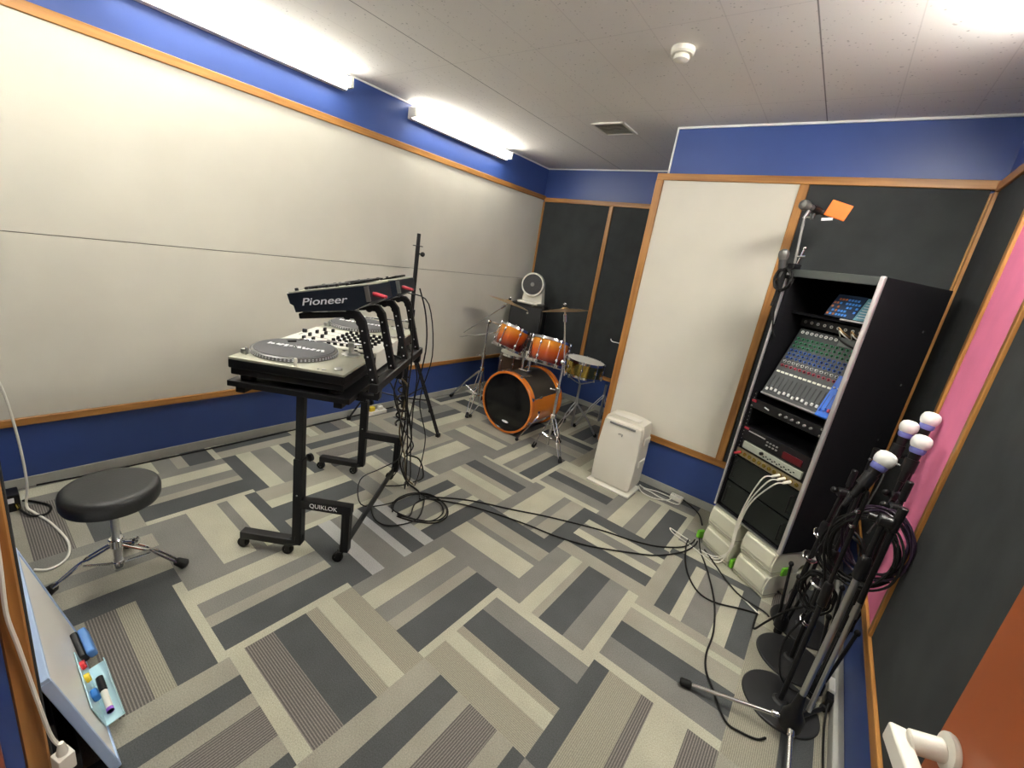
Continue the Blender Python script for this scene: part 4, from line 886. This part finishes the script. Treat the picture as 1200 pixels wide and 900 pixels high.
# ---- white plinth blocks under the rack
blk=None
BL=[(.000,.002),(.000,.146),(.252,.002),(.252,.146)]
for (x0,z0),lab in zip(BL,('white block under the rack, lower of the left pair','white block under the rack, upper of the left pair','white block under the rack, lower of the right pair','white block under the rack, upper of the right pair')):
    if z0<.01: z0=.001
    t=thing('plinth_block',lab,'block',K(x0+.105,.2,z0),RR,'white blocks under the rack')
    # side outline (y depth, z) with arched notches, extruded across x
    def side(y0,y1):
        pts=[(y0+.012,z0),(y0,z0+.03),(y0-.002,z0+.08),(y0+.010,z0+.128),(y0+.03,z0+.142),(y1,z0+.142),(y1,z0)]
        for c in (y1-.08,y1-.19,y1-.30):
            pts+=[(c+.036*math.cos(a),z0+.05*math.sin(a)+.0) for a in [PI*k/8 for k in range(9)]]
        return pts
    LX=Matrix(((0,0,1,0),(1,0,0,0),(0,1,0,0),(0,0,0,1)))
    b=MB(RM); b.prism(side(-.012,.42),x0+.006,x0+.209,LX); b.obj('body',mat('block_ivory',(.66,.65,.52),.6) if blk is None else bpy.data.materials['block_ivory'],t,ang=.5)
    blk=t
    b=MB(RM); b.b2((x0+.012,-.018,z0+.040),(x0+.203,.0,z0+.128),.012,seg=4); b.obj('front_cushion',bpy.data.materials['block_ivory'],t)
    b=MB(RM); b.b2((x0+.004,-.014,z0+.022),(x0+.211,.10,z0+.028),.002); b.obj('groove_band',mat('block_groove_%s'%lab[-9:-5],(.38,.37,.30),.7),t)
for (x,y,z,lab) in ((-.045,.02,.002,'bright green adaptor on the floor left of the rack'),(.228,.02,.002,'green adaptor in the gap between the white blocks'),):
    b=MB(RM); b.box((x,y,z+.03),(.026,.05,.055),.008); tag(b.obj('power_adaptor',GREENP,None),lab,'adaptor')
b=MB(RM); b.box((RW+.018,.06,.19),(.014,.055,.05),.006); tag(b.obj('power_adaptor',GREENP,None),'green adaptor on the right side of the white blocks','adaptor')
# white mains block near skirting with cords
t=thing('extension_socket','white mains socket block by the skirting between purifier and rack','socket',(.335,2.175,.0),0)
b=MB(); b.b2((.285,2.150,.0),(.375,2.205,.036),.006); b.obj('casing',WHITEP,t)
b=MB()
for k in range(2):
    for q in (-.006,.006): b.b2((.305+k*.035+q-.0015,2.170,.0355),(.305+k*.035+q+.0015,2.180,.0365))
b.obj('slots',BLACKP,t,False)
def F(l,z=.006): return [(x,y,z) for x,y in l]
cable([(.072,2.08,.04)]+F([(.10,2.13),(.19,2.165),(.285,2.17)]),.0042,WHITEP,'white mains cord from the purifier, nearest the skirting')
cable([(.072,2.05,.04)]+F([(.11,2.05),(.20,2.04),(.285,2.10),(.30,2.16)]),.0042,WHITEP,'white mains cord looping out from the purifier onto the carpet')
cable(F([(.10,2.10),(.16,2.10),(.24,2.08),(.36,2.09),(.37,2.16)],.013),.0042,WHITEP,'white cord doubled back beside the mains socket block')
cable([(.375,2.19,.02)]+F([(.45,2.17),(.52,2.10),(.57,1.98)]),.0045,RUB,'short black cord from the white socket block to the rack')
# ---- white cords from patch plugs down to the floor
for k,(dx) in enumerate((0,.012,.024)):
    cable([K(.05+(8+k)*.033,-.04,.662),K(.03+(8+k)*.033,-.075,.640),K(.25+.012*k,-.070,.48),K(.215+.008*k,-.045,.30),K(.225+.004*k,-.045,.14),K(.20-.02*k,-.05,.03),K(.16-.05*k,-.08,.006)],.0038,WHITEP,
          ('leftmost','middle','rightmost')[k]+' of the three white cords hanging down the rack front',group='white cords on the rack front')
# floor cables
z_=.006
cable(F([(-.845,.736),(-.723,.860),(-.591,.963),(-.394,1.074),(-.204,1.191),(.089,1.340),(.289,1.411),(.426,1.485),(.537,1.600),(.575,1.70)])+[(.585,1.725,.03)],.0045,RUB,'long black floor cable, the one nearer the purifier')
cable(F([(-.824,.732),(-.617,.870),(-.435,.951),(-.220,1.023),(-.058,1.064),(.131,1.144),(.338,1.292),(.457,1.395),(.560,1.558),(.597,1.69)],.008)+[(.60,1.72,.03)],.0045,RUB,'long black floor cable, the one nearer the camera')
co=[(-.84,.481),(-.912,.56),(-.913,.681),(-.829,.772),(-.695,.773),(-.605,.702),(-.601,.603),(-.692,.519),(-.791,.475)]
ci=[(-.739,.526),(-.813,.626),(-.809,.719),(-.725,.750),(-.640,.700),(-.620,.606),(-.676,.538)]
full=[(x,y,.008) for x,y in co]+[(x,y,.015) for x,y in ci]+[(x*.985-.012,y*.96+.02,.021) for x,y in co]
cable(full,.0040,RUB,'black cable coiled in rings on the carpet beside the stand','coiled cable','coiled_cable')
cable(F([(-.845,.736),(-.695,.554),(-.731,.399),(-.834,.359),(-.987,.436),(-1.05,.55)],.012),.004,RUB,'black cable loop left of the coil on the carpet')
cable([(.605,1.71,.06)]+F([(.640,1.66),(.72,1.50),(.809,1.27),(.854,1.055),(.859,.901),(.879,.806),(.924,.732),(.993,.630),(1.05,.628),(1.10,.645),(1.125,.675)],.007),.0042,RUB,'black cable running from the rack towards the tripod foot')
cable(F([(.55,1.72),(.56,1.63),(.618,1.428),(.708,1.289),(.802,1.263),(.935,1.332),(1.0,1.36)],.007),.0042,RUB,'black cable curving left across the carpet to the round bases')
cable(F([(.655,1.69),(.733,1.60),(.817,1.501),(.911,1.422),(1.019,1.40),(1.05,1.38)],.012),.0042,RUB,'short black cable in front of the white blocks')
cable(F([(.56,1.72),(.48,1.74),(.42,1.755),(.46,1.71),(.60,1.66),(.74,1.58),(.869,1.464),(1.01,1.365)],.005),.0035,WHITEP,'white cable looping across the carpet in front of the rack')
cable(F([(-2.19,-.80),(-2.175,-.6),(-2.17,-.325),(-2.16,.216),(-2.17,.897),(-2.18,1.5)],.006),.0045,RUB,'black cable running along the foot of the left wall')
cable([(-1.92,-.93,.85),(-1.95,-.873,.663),(-1.95,-.848,.405),(-1.95,-.842,.154),(-1.95,-.855,.03)]+F([(-1.90,-.835),(-1.763,-.797),(-1.56,-.768),(-1.436,-.790),(-1.398,-.845),(-1.43,-.885)]),.0052,WHITEP,'white cable hanging at the far left and curling on the carpet')
t=thing('audio_jack_box','small black box with a brass plug on the carpet at far left','box',(-2.0,-.89,0))
b=MB(); b.b2((-2.06,-.94,0),(-1.97,-.87,.09),.006); b.obj('casing',BLACKP,t)
b=MB(); b.b2((-1.9705,-.93,.05),(-1.968,-.89,.075)); b.obj('label_plate',LOGO,t,False)
b=MB(); b.cyl((-1.968,-.885,.035),(-1.93,-.880,.03),.009,.007,n=12); b.obj('plug',BRASS,t)
cable([(-1.93,-.880,.03)]+F([(-1.88,-.85),(-1.86,-.80),(-1.93,-.78),(-2.02,-.83),(-2.05,-.86)],.008),.005,RUB,'short black cable looping round the small jack box')
# wall socket on right skirting
t=thing('wall_plug','white plug with black end on the right skirting','plug',(1.30,1.06,.04))
b=MB(); b.b2((1.292,1.02,.045),(1.316,1.10,.085),.005); b.obj('socket',WHITEP,t)
b=MB(); b.b2((1.290,.975,.040),(1.315,1.018,.075),.005); b.obj('plug_body',BLACKP,t)
cable([(1.302,.975,.055),(1.300,.94,.03),(1.302,.85,.006),(1.305,.60,.006),(1.305,.2,.006)],.004,RUB,'black cable along the foot of the right wall')
b=MB(); b.tube([(-.430,2.202,1.03),(-.430,2.185,1.03),(-.465,2.175,1.035),(-.480,2.175,1.05)],.004,n=8); b.cyl((-.43,2.2025,1.03),(-.43,2.199,1.03),.009,n=12)
b=MB(); b.tube([(-.392,2.215,1.03),(-.42,2.215,1.03),(-.455,2.205,1.032),(-.468,2.200,1.05)],.004,n=8); b.cyl((-.3925,2.215,1.03),(-.396,2.215,1.03),.010,n=12); tag(b.obj('coat_hook',STEEL,None),'small metal hook on the wooden frame edge near the drums','hook')
# ================================================================ MICROPHONES AND STANDS
LAV=mat('lavender_ring',(.16,.18,.50),.5); COVER=mat('white_mic_cover',(.78,.78,.76),.8)
def mic(label,head,tail,covered=True,grp=None):
    h=Vector(head);q=Vector(tail); d=(h-q).normalized(); q=h-d*.165
    t=thing('microphone',label,'microphone',tuple(q),0,grp)
    b=MB(); b.lathe([(.008,0),(.0115,.002),(.012,.010),(.0155,.08),(.018,.118),(.0195,.128),(.017,.131)],q,d,20); b.obj('handle',BLACKP if covered else mat('mic_dark_grey_%d'%len(bpy.data.objects),(.05,.05,.05),.5),t)
    if covered:
        b=MB(); b.lathe([(.020,.120),(.0235,.127),(.0245,.139),(.022,.146)],q,d,24,close=True); b.obj('collar_ring',LAV,t)
        b=MB(); b.lathe([(.021,.138),(.028,.148),(.031,.160),(.0305,.172),(.026,.184),(.015,.191),(.001,.193)],q,d,24); b.obj('head_cover',COVER,t)
    else:
        b=MB(); b.lathe([(.019,.128),(.025,.145),(.0265,.158),(.023,.174),(.012,.183),(.001,.185)],q,d,24); b.obj('head_grille',MICG,t)
    b=MB(); b.cyl(q+d*.002,q-d*.045,.0095,.007,n=14); b.obj('cable_plug',STEEL if not covered else BLACKP,t)
    return q,d
def clip(p,d,parent):
    b=MB(); d=Vector(d).normalized(); b.lathe([(.0175,-.025),(.0215,-.025),(.0215,.025),(.0175,.025)],p,d,18,close=True); b.cyl(Vector(p)-Vector((0,0,.018)),Vector(p)-Vector((0,0,.05)),.009,n=10); b.obj('mic_clip',BLACKP,parent)
def round_stand(label,x,y,ztop,rng=.138,z0=0):
    t=thing('microphone_stand',label,'microphone stand',(x,y,z0))
    b=MB(); b.lathe([(.001,0),(rng,.0),(rng+.002,.003),(rng,.009),(rng-.006,.012),(.03,.014),(.022,.022),(.001,.022)],(x,y,z0),n=56); b.obj('round_base',mat('base_black_%d'%len(bpy.data.objects),(.020,.021,.022),.5),t)
    b=MB(); b.cyl((x,y,z0+.02),(x,y,.55),.0095,n=14); b.obj('lower_tube',BLACK,t)
    b=MB(); b.cyl((x,y,.55),(x,y,ztop),.0072,n=12); b.obj('upper_tube',BLACK,t)
    b=MB(); b.lathe([(.012,-.06),(.016,-.055),(.0165,.02),(.014,.04),(.010,.045)],(x,y,.55),n=18); b.obj('clutch',BLACKP,t)
    return t
q,d=mic('white-covered microphone nearest the rack, lowest of the four on stands',(1.160,.910,1.100),(1.115,.880,.95))
s1=round_stand('straight microphone stand with round base, nearest the camera',1.150,.885,.955)
clip(q+d*.075,d,s1)
b=MB(); b.tube([(1.150,.885,.95),(1.148,.885,.975),tuple(q+d*.075-Vector((0,0,.05)))],.006,n=8,smooth=3); b.obj('swivel',BLACKP,s1)
q2,d2=mic('white-covered microphone tilted right, in front of the pink panel',(1.268,1.150,1.142),(1.258,1.135,.99))
s2=round_stand('straight microphone stand with round base, middle of the three',1.165,1.168,1.0)
clip(q2+d2*.07,d2,s2)
b=MB(); b.tube([(1.165,1.168,.99),(1.18,1.165,1.02),(1.24,1.152,1.03),tuple(q2+d2*.07-Vector((0,0,.045)))],.008,n=8,smooth=4); b.obj('side_arm',BLACKP,s2)
q3,d3=mic('white-covered microphone, left one of the far pair',(1.247,1.330,1.152),(1.235,1.320,1.0))
q4,d4=mic('white-covered microphone, highest of the four and farthest right',(1.297,1.335,1.205),(1.285,1.32,1.05))
s3=round_stand('straight microphone stand with round base, farthest, beside the rack',1.190,1.452,1.0)
clip(q3+d3*.06,d3,s3); clip(q4+d4*.06,d4,s3)
b=MB(); b.tube([(1.19,1.452,.99),(1.195,1.44,1.0),(1.235,1.35,1.0),tuple(q3+d3*.06-Vector((0,0,.045)))],.007,n=8,smooth=3); b.tube([(1.225,1.37,1.0),(1.28,1.34,1.03),tuple(q4+d4*.06-Vector((0,0,.045)))],.007,n=8,smooth=3); b.obj('twin_bar',BLACKP,s3)
for s_,x,y,zz in ((s3,1.19,1.452,.43),(s2,1.165,1.168,.40)):
    b=MB(); b.lathe([(.011,.0),(.040,.012),(.043,.018),(.038,.024),(.012,.03)],(x,y,zz),n=28); b.obj('chrome_disc',CHROME,s_)
# ---- folded boom stand in front
hx,hy=1.180,.735
t=thing('boom_microphone_stand','folded silver boom microphone stand on three legs by the right wall','microphone stand',(hx,hy,0))
b=MB(); b.lathe([(.016,.050),(.034,.056),(.038,.070),(.038,.112),(.030,.125),(.020,.150),(.014,.20),(.013,.215)],(hx,hy,0),n=24); b.obj('leg_hub',BLACKP,t)
for f in ((.829,.662),(1.300,.985),(1.212,.40)):
    f=Vector((*f,.020)); d=Vector((f.x-hx,f.y-hy,0)).normalized(); a=Vector((hx,hy,.085))+d*.03
    b=MB(); b.cyl(a,f,.0078,n=12); b.lathe([(.011,0),(.012,.004),(.012,.02),(.009,.024)],a+d*.01,f-a,12); lg=b.obj('leg',CHROME if f.x<1.25 else BLACK,t)
    b=MB(); v=(f-a).normalized(); b.cyl(f-v*.025,f+v*.02,.0145,.016,n=14,bev=.005); b.obj('rubber_foot',RUB,lg)
b=MB(); b.cyl((hx,hy,.20),(hx+.014,hy+.035,.73),.0105,n=16); b.obj('lower_tube',STEEL,t)
b=MB(); b.lathe([(.013,0),(.019,.01),(.019,.07),(.015,.085),(.011,.09)],(hx+.0135,hy+.034,.71),(.02,.05,1),18); b.obj('clutch',BLACKP,t)
b=MB(); b.cyl((hx+.014,hy+.035,.73),(hx+.020,hy+.055,.93),.008,n=12); b.obj('upper_tube',BLACK,t)
b=MB(); b.lathe([(.018,-.02),(.022,-.015),(.022,.015),(.018,.02)],(hx+.024,hy+.06,.93),(1,0,0),18); b.cyl((hx+.0,hy+.06,.93),(hx-.02,hy+.06,.93),.012,n=12); b.obj('boom_joint',BLACKP,t)
b=MB(); b.cyl((hx+.052,hy+.075,.95),(hx+.048,hy+.06,.62),.0085,n=12); b.obj('boom_upper',BLACK,t)
b=MB(); b.cyl((hx+.048,hy+.06,.62),(hx+.036,hy+.02,.150),.0078,n=14); b.lathe([(.010,0),(.011,.003),(.011,.04),(.008,.045)],(hx+.048,hy+.06,.60),(-.012,-.04,-.47),12); b.obj('boom_tube',STEEL,t)
b=MB(); b.cyl((hx+.05,hy+.07,.90),(hx+.055,hy+.075,.99),.013,n=14,bev=.003); b.obj('boom_grip',BLACKP,t)
# ---- two more dark folded stands in the bundle
def bundle(label,x,y,zt,lean,metal):
    t=thing('boom_microphone_stand',label,'microphone stand',(x,y,0))
    b=MB(); b.cyl((x,y,.10),(x+lean[0]*.6,y+lean[1]*.6,.60),.0105,n=14); b.obj('lower_tube',metal,t)
    b=MB(); b.cyl((x+lean[0]*.6,y+lean[1]*.6,.60),(x+lean[0],y+lean[1],zt),.0075,n=12); b.obj('upper_tube',BLACK,t)
    b=MB(); b.lathe([(.013,-.05),(.019,-.04),(.019,.03),(.013,.045)],(x+lean[0]*.6,y+lean[1]*.6,.60),n=18); b.obj('clutch',BLACKP,t)
    b=MB(); b.lathe([(.017,-.02),(.021,-.015),(.021,.015),(.017,.02)],(x+lean[0],y+lean[1],zt),(1,.3,0),16); b.ball((x+lean[0]-.03,y+lean[1],zt),.014,1,12); b.obj('boom_joint',BLACKP,t)
    b=MB(); b.cyl((x+lean[0]+.012,y+lean[1]+.02,zt+.04),(x+lean[0]*.3+.03,y+.03,.35),.0078,n=12); b.obj('boom_tube',BLACK,t)
    b=MB(); b.cyl((x+lean[0]+.012,y+lean[1]+.02,zt+.03),(x+lean[0]+.014,y+lean[1]+.022,zt+.11),.012,n=14,bev=.003); b.obj('boom_grip',BLACKP,t)
    b=MB(); b.lathe([(.018,.03),(.028,.04),(.028,.09),(.018,.11)],(x,y,0),n=20); b.obj('leg_hub',BLACKP,t)
    for k,a in enumerate((.4,2.5,4.6)):
        f=Vector((x+math.cos(a)*.055,y+math.sin(a)*.055,.36)); b=MB(); b.cyl((x+math.cos(a)*.02,y+math.sin(a)*.02,.07),f,.0065,n=8); lg=b.obj('leg',BLACK,t)
        b=MB(); b.ball(f,.011,1.3,10); b.obj('rubber_foot',RUB,lg)
    b=MB(); b.lathe([(.001,0),(.016,0),(.018,.006),(.018,.031),(.001,.031)],(x,y,0),n=18); b.obj('end_cap',RUB,t)
    return t
bundle('dark folded boom stand leaning beside the coiled cables at the right wall',1.255,1.022,.90,(.0,.02),BLACK)
bundle('dark folded boom stand between the round bases and the right wall',1.300,1.30,.88,(-.02,-.04),BLACK)
def dish(c,d,parent):
    b=MB(); b.lathe([(.010,0),(.030,.014),(.032,.018),(.029,.021),(.012,.010),(.010,.012)],c,d,28,close=True); b.obj('chrome_collar',CHROME,parent)
bs=bundle('dark folded boom stand with two bright collars, next to the rack side',1.098,1.305,.80,(.03,.0),BLACK)
dish((1.107,1.300,.570),(.25,-.5,.8),bs); dish((1.100,1.298,.446),(.25,-.5,.8),bs)
dish((1.165,1.168,.215),(.2,-.4,.9),s2)
for (x,y,z),p in (((1.150,.884,.90),s1),((1.152,.886,.84),s1),((1.166,1.167,.90),s2),((1.200,.80,.90),None),((1.195,1.44,.95),s3)):
    if p is not None:
        b=MB(); b.cyl((x-.004,y-.006,z),(x-.014,y-.020,z),.0065,n=12,bev=.0015); b.obj('chrome_bolt',CHROME,p)
# ---- cable coils hung on the stands
def hung(c,r,n,seed,label,m=RUB,ax=(.35,.93,.0)):
    rnd=random.Random(seed); d=Vector(ax).normalized(); u=Vector((0,0,1)); w=d.cross(u).normalized(); pts=[]
    for k in range(n*14):
        a=2*PI*k/14; rr=r*(1+.10*math.sin(k*.13+seed))+rnd.uniform(-.004,.004)
        p=Vector(c)+w*math.cos(a)*rr*.82+u*math.sin(a)*rr*1.1+d*(rnd.uniform(-.012,.012)+.012*math.sin(k*.21)); pts.append(tuple(p))
    return cable(pts,.0042,m,label,'coiled cable','coiled_cable',smooth=3,n=6)
PUR=mat('dark_purple_cable',(.018,.007,.022),.4)
hung((1.235,.97,.775),.115,6,1,'large ring of dark cable hung in front of the pink panel',PUR)
hung((1.205,.955,.73),.125,5,4,'black cable coil hung on the front boom stand',RUB,(.2,.97,0))
hung((1.14,1.02,.46),.075,5,9,'small bundle of black cable hanging over the round bases',RUB,(.6,.8,0))
hung((1.17,1.10,.62),.095,4,2,'black cable coil between the microphone stands',RUB,(.5,.85,0))
cable([tuple(q2-d2*.045),(1.268,1.11,.93),(1.250,1.07,.84),(1.235,1.0,.80),(1.24,.97,.70)],.004,PUR,'purple-black cable dropping from the right tilted microphone')
cable([tuple(q-d*.045),(1.09,.87,.84),(1.10,.90,.70),(1.13,.95,.60),(1.15,1.0,.52)],.004,RUB,'black cable dropping from the lowest covered microphone')
cable([tuple(q3-d3*.045),(1.225,1.28,.90),(1.20,1.20,.78),(1.18,1.12,.70)],.004,RUB,'black cable dropping from the left far microphone')
cable([tuple(q4-d4*.045),(1.28,1.28,.93),(1.25,1.18,.80),(1.22,1.08,.75)],.004,RUB,'black cable dropping from the highest microphone')
cable([(1.14,1.02,.39),(1.08,1.05,.30),(1.03,1.12,.15),(1.0,1.2,.03),(1.0,1.36,.008)],.0045,RUB,'black cable falling from the bundle to the carpet')
cable([(1.16,1.0,.42),(1.10,.97,.22),(1.12,.93,.10),(1.17,.96,.03),(1.24,.98,.03)],.004,RUB,'black cable drooping over the nearest round bases')
# ---- boom arm clamped to rack with two microphones and orange card
bp=K(.012,.010,1.728)
t=thing('microphone_boom','black boom arm clamped to the top left corner of the rack','boom arm',tuple(bp))
b=MB(); b.box(bp+Vector((0,0,.012)),(.045,.05,.028),.004,rotm(rz=RR)); b.box(bp+Vector((0,-.0,-.045)),(.03,.05,.02),.004,rotm(rz=RR)); b.box(K(-.008,.01,1.705),(.008,.03,.10),.002,rotm(rz=RR)); b.obj('clamp',BLACKP,t)
m1h=Vector((.592,1.80,2.052)); m1t=Vector((.66,1.90,2.040))
b=MB(); b.cyl(bp+Vector((0,0,.02)),(.612,1.80,2.00),.0062,n=12); b.obj('arm_tube',GREYP,t)
b=MB(); b.cyl((.612,1.80,1.985),(.625,1.80,2.025),.009,n=12); b.cyl((.612,1.80,1.992),(.640,1.78,1.990),.004,n=8); b.obj('tip_joint',STEEL,t)
q5,d5=mic('bare grey microphone on the boom above the rack, before the orange card',tuple(m1h),tuple(m1t),False)
clip(q5+d5*.075,d5,t)
q6,d6=mic('bare grey microphone low on the boom arm beside the rack corner',(.578,1.745,1.800),(.60,1.75,1.64),False)
b=MB(); b.tube([bp+Vector((-.01,-.01,.02)),(.585,1.76,1.70),tuple(q6+d6*.06)],.006,n=8,smooth=3); b.obj('side_holder',BLACKP,t)
b=MB(); b.tube([bp+Vector((.01,0,.02)),(.655,1.77,1.79),(.660,1.77,1.83)],.005,n=8,smooth=3); b.ball((.662,1.77,1.835),.009,1,10); b.cyl((.64,1.77,1.79),(.675,1.765,1.795),.006,n=8); b.obj('spare_fitting',CHROME,t)
t=thing('orange_tag','bright orange square tag with a white strip, hung by the upper microphone','tag',(.735,1.79,2.0))
b=MB(Matrix.Translation((.742,1.90,2.050))@Matrix.Rotation(.27,4,'Y')@Matrix.Rotation(.1,4,'Z')); b.b2((-.050,-.004,-.040),(.050,.004,.040),.005,seg=3); b.obj('card',ORANGE,t)
b=MB(Matrix.Translation((.705,1.892,2.003))@Matrix.Rotation(-.12,4,'Y')); b.b2((-.024,-.002,-.007),(.026,.002,.007),.001); b.obj('paper_strip',LOGO,t)
b=MB(); b.cyl(tuple(q5-d5*.045),(.696,1.90,2.05),.0065,n=10); b.obj('tie',REDP,t)
cable([tuple(q6-d6*.045),(.600,1.745,1.585),(.615,1.74,1.50),(.635,1.755,1.40),(.655,1.765,1.36)],.0045,RUB,'thin black cable hanging inside the left edge of the rack')
hung((.612,1.735,1.665),.048,7,6,'black cable coil tied at the top left corner of the rack',RUB,(.2,.98,0))
cable([(.607,1.75,1.71),(.600,1.745,1.66),(.605,1.75,1.60),(.601,1.752,1.52)],.013,RUB,'thick black wrap of cable down the left edge of the rack',smooth=4)
# ================================================================ WHITEBOARD CORNER
bx0,bx1=-.966,-.344; bl=.435; ba=math.atan2(.105,.42)
BM=Matrix.Translation((0,-.836,.002))@Matrix.Rotation(ba,4,'X')   # local y = out of the board, z = up the board
t=thing('whiteboard','small whiteboard leaning against the wall at bottom left','whiteboard',(bx0*.5+bx1*.5,-.86,0))
b=MB(BM); b.b2((bx0+.008,-.012,.008),(bx1-.008,.004,bl-.008)); b.obj('writing_surface',mat('whiteboard_face',(.86,.85,.81),.3),t)
FRM=mat('pale_blue_frame',(.42,.55,.78),.35)
for lo,hi in (((bx0,0),(bx1,.012)),((bx0,bl-.012),(bx1,bl)),((bx0,.012),(bx0+.012,bl-.012)),((bx1-.012,.012),(bx1,bl-.012))):
    b=MB(BM); b.b2((lo[0],-.014,lo[1]),(hi[0],.008,hi[1]),.003); b.obj('frame_rail',FRM,t)
t=thing('board_eraser','black and blue whiteboard eraser stuck to the board','eraser',(-.80,-.83,.06))
E1=BM@Matrix.Translation((-.800,.022,.070))@Matrix.Rotation(.35,4,'Y')
b=MB(E1); b.b2((-.050,-.018,-.024),(.050,.000,.024),.006,seg=3); b.obj('felt_pad',BLACKP,t)
b=MB(E1); b.b2((-.050,.0,-.024),(.050,.022,.024),.007,seg=3); b.obj('grip',mat('eraser_blue',(.10,.26,.62),.4),t)
t=thing('pen_tray','clear pale blue pen holder with coloured magnets on the whiteboard','pen tray',(-.60,-.82,.05))
CLR=mat('clear_blue_plastic',(.52,.76,.84),.2)
b=MB(BM); b.b2((-.72,.006,.030),(-.47,.010,.135),.002); b.b2((-.72,.008,.030),(-.47,.052,.034),.001); b.b2((-.72,.050,.030),(-.47,.053,.046),.001); b.obj('holder',CLR,t)
for x,z,m,nm in ((-.665,.115,REDP,'red'),(-.610,.110,YELP,'yellow')):
    b=MB(BM); b.lathe([(.014,.010),(.015,.014),(.013,.021),(.001,.022)],(x,0,z),(0,1,0),18); tag(b.obj('magnet',m,None),nm+' round magnet above the pen tray on the whiteboard','magnet')
b=MB(BM); b.b2((-.553,.010,.088),(-.520,.026,.118),.006,seg=3); tag(b.obj('magnet',BLUP,None),'blue block magnet above the pen tray on the whiteboard','magnet')
t=thing('marker_pen','marker pen with black cap and purple band lying in the pen tray','marker',(-.60,-.80,.06))
b=MB(BM); b.cyl((-.585,.028,.045),(-.500,.028,.045),.0085,n=14); b.obj('barrel',WHITEP,t)
b=MB(BM); b.cyl((-.650,.028,.045),(-.588,.028,.045),.0095,.0098,n=14,bev=.002); b.obj('cap',BLACKP,t)
b=MB(BM); b.cyl((-.512,.028,.045),(-.500,.028,.045),.0090,n=14); b.obj('end_band',mat('purple_band',(.25,.08,.5),.4),t)
b=MB(); b.b2((-.86,-.963,0),(-.36,-.935,.26),.01); b.b2((-.86,-.963,0),(-.36,-.90,.12),.008); tag(b.obj('black_case',BLACKP,None),'black case standing behind the leaning whiteboard','case')
t=thing('cable_tap','white plug block hanging on a white cord at bottom left','plug block',(-.045,-.935,.50))
b=MB(); b.box((-.042,-.944,.492),(.029,.026,.040),.003,rotm(rz=.3)); b.obj('casing',WHITEP,t)
b=MB(); b.lathe([(.008,0),(.009,.006),(.006,.022),(.004,.03)],(-.042,-.944,.510),n=12); b.obj('cord_grip',WHITEP,t)
cable([(-.042,-.944,.53),(-.050,-.954,.56),(-.052,-.962,.65),(-.052,-.972,.787),(-.052,-.978,.865),(-.052,-.975,.96),(-.052,-.972,1.1),(-.052,-.97,1.4)],.0032,WHITEP,'white cord running down the wooden post at bottom left')
# ================================================================ LIGHT, WORLD, CAMERA
w=bpy.data.worlds.new('world'); sc.world=w; w.use_nodes=True
w.node_tree.nodes['Background'].inputs[0].default_value=(.9,.93,1,1); w.node_tree.nodes['Background'].inputs[1].default_value=.3
# added unseen lamp, brightens the corridor behind the camera
t=thing('added_corridor_lamp','added square lamp, unseen, on the corridor ceiling behind the camera','added light',(.4,-1.8,2.5))
b=MB(); b.b2((.15,-2.05,2.555),(.65,-1.55,H),.004); b.obj('housing',WHITEP,t)
b=MB(); b.b2((.17,-2.03,2.545),(.63,-1.57,2.556),.003); b.obj('diffuser',mat('added_corridor_glow',(1,1,1),.5,emit=(1,.93,.82),estr=5),t)
cam=bpy.data.cameras.new('camera'); co_=bpy.data.objects.new('camera',cam); COL.objects.link(co_)
R_v=Vector((0.78021392,0.60619872,0.15423796)); U_v=Vector((-0.28069121,0.11894286,0.95239962)); F_v=Vector((-0.55899793,0.78636868,-0.26295553))
co_.matrix_world=Matrix(((R_v.x,U_v.x,-F_v.x,.8975),(R_v.y,U_v.y,-F_v.y,-.9778),(R_v.z,U_v.z,-F_v.z,1.5722),(0,0,0,1)))
cam.sensor_width=36; cam.sensor_fit='HORIZONTAL'; cam.lens=500.224/1200*36; cam.shift_x=-.00074; cam.shift_y=-.0118; cam.clip_start=.02; cam.clip_end=50
sc.camera=co_
vs_=sc.view_settings; vs_.view_transform='Standard'; vs_.look='None'; vs_.exposure=1.68; vs_.gamma=1; vs_.use_curve_mapping=False
GR={'fluorescent_lamp':'tube lights around the room','cymbal':'cymbals of the drum kit','cymbal_stand':'stands of the drum kit','tom_drum':'tom drums of the drum kit','microphone_stand':'round based microphone stands','boom_microphone_stand':'folded boom stands by the right wall','microphone':'microphones','acoustic_panel':'fabric panels on the walls','cable':'loose cables','coiled_cable':'coils of cable','power_adaptor':'green adaptors round the rack','instruction_card':'printed cards on the rack shelf','magnet':'magnets on the whiteboard'}
for o in bpy.data.objects:
    n0=o.name.split('.')[0]
    if o.parent is None and n0 in GR and 'group' not in o: o['group']=GR[n0]
    for k in ('_o','_r'):
        if k in o: del o[k]
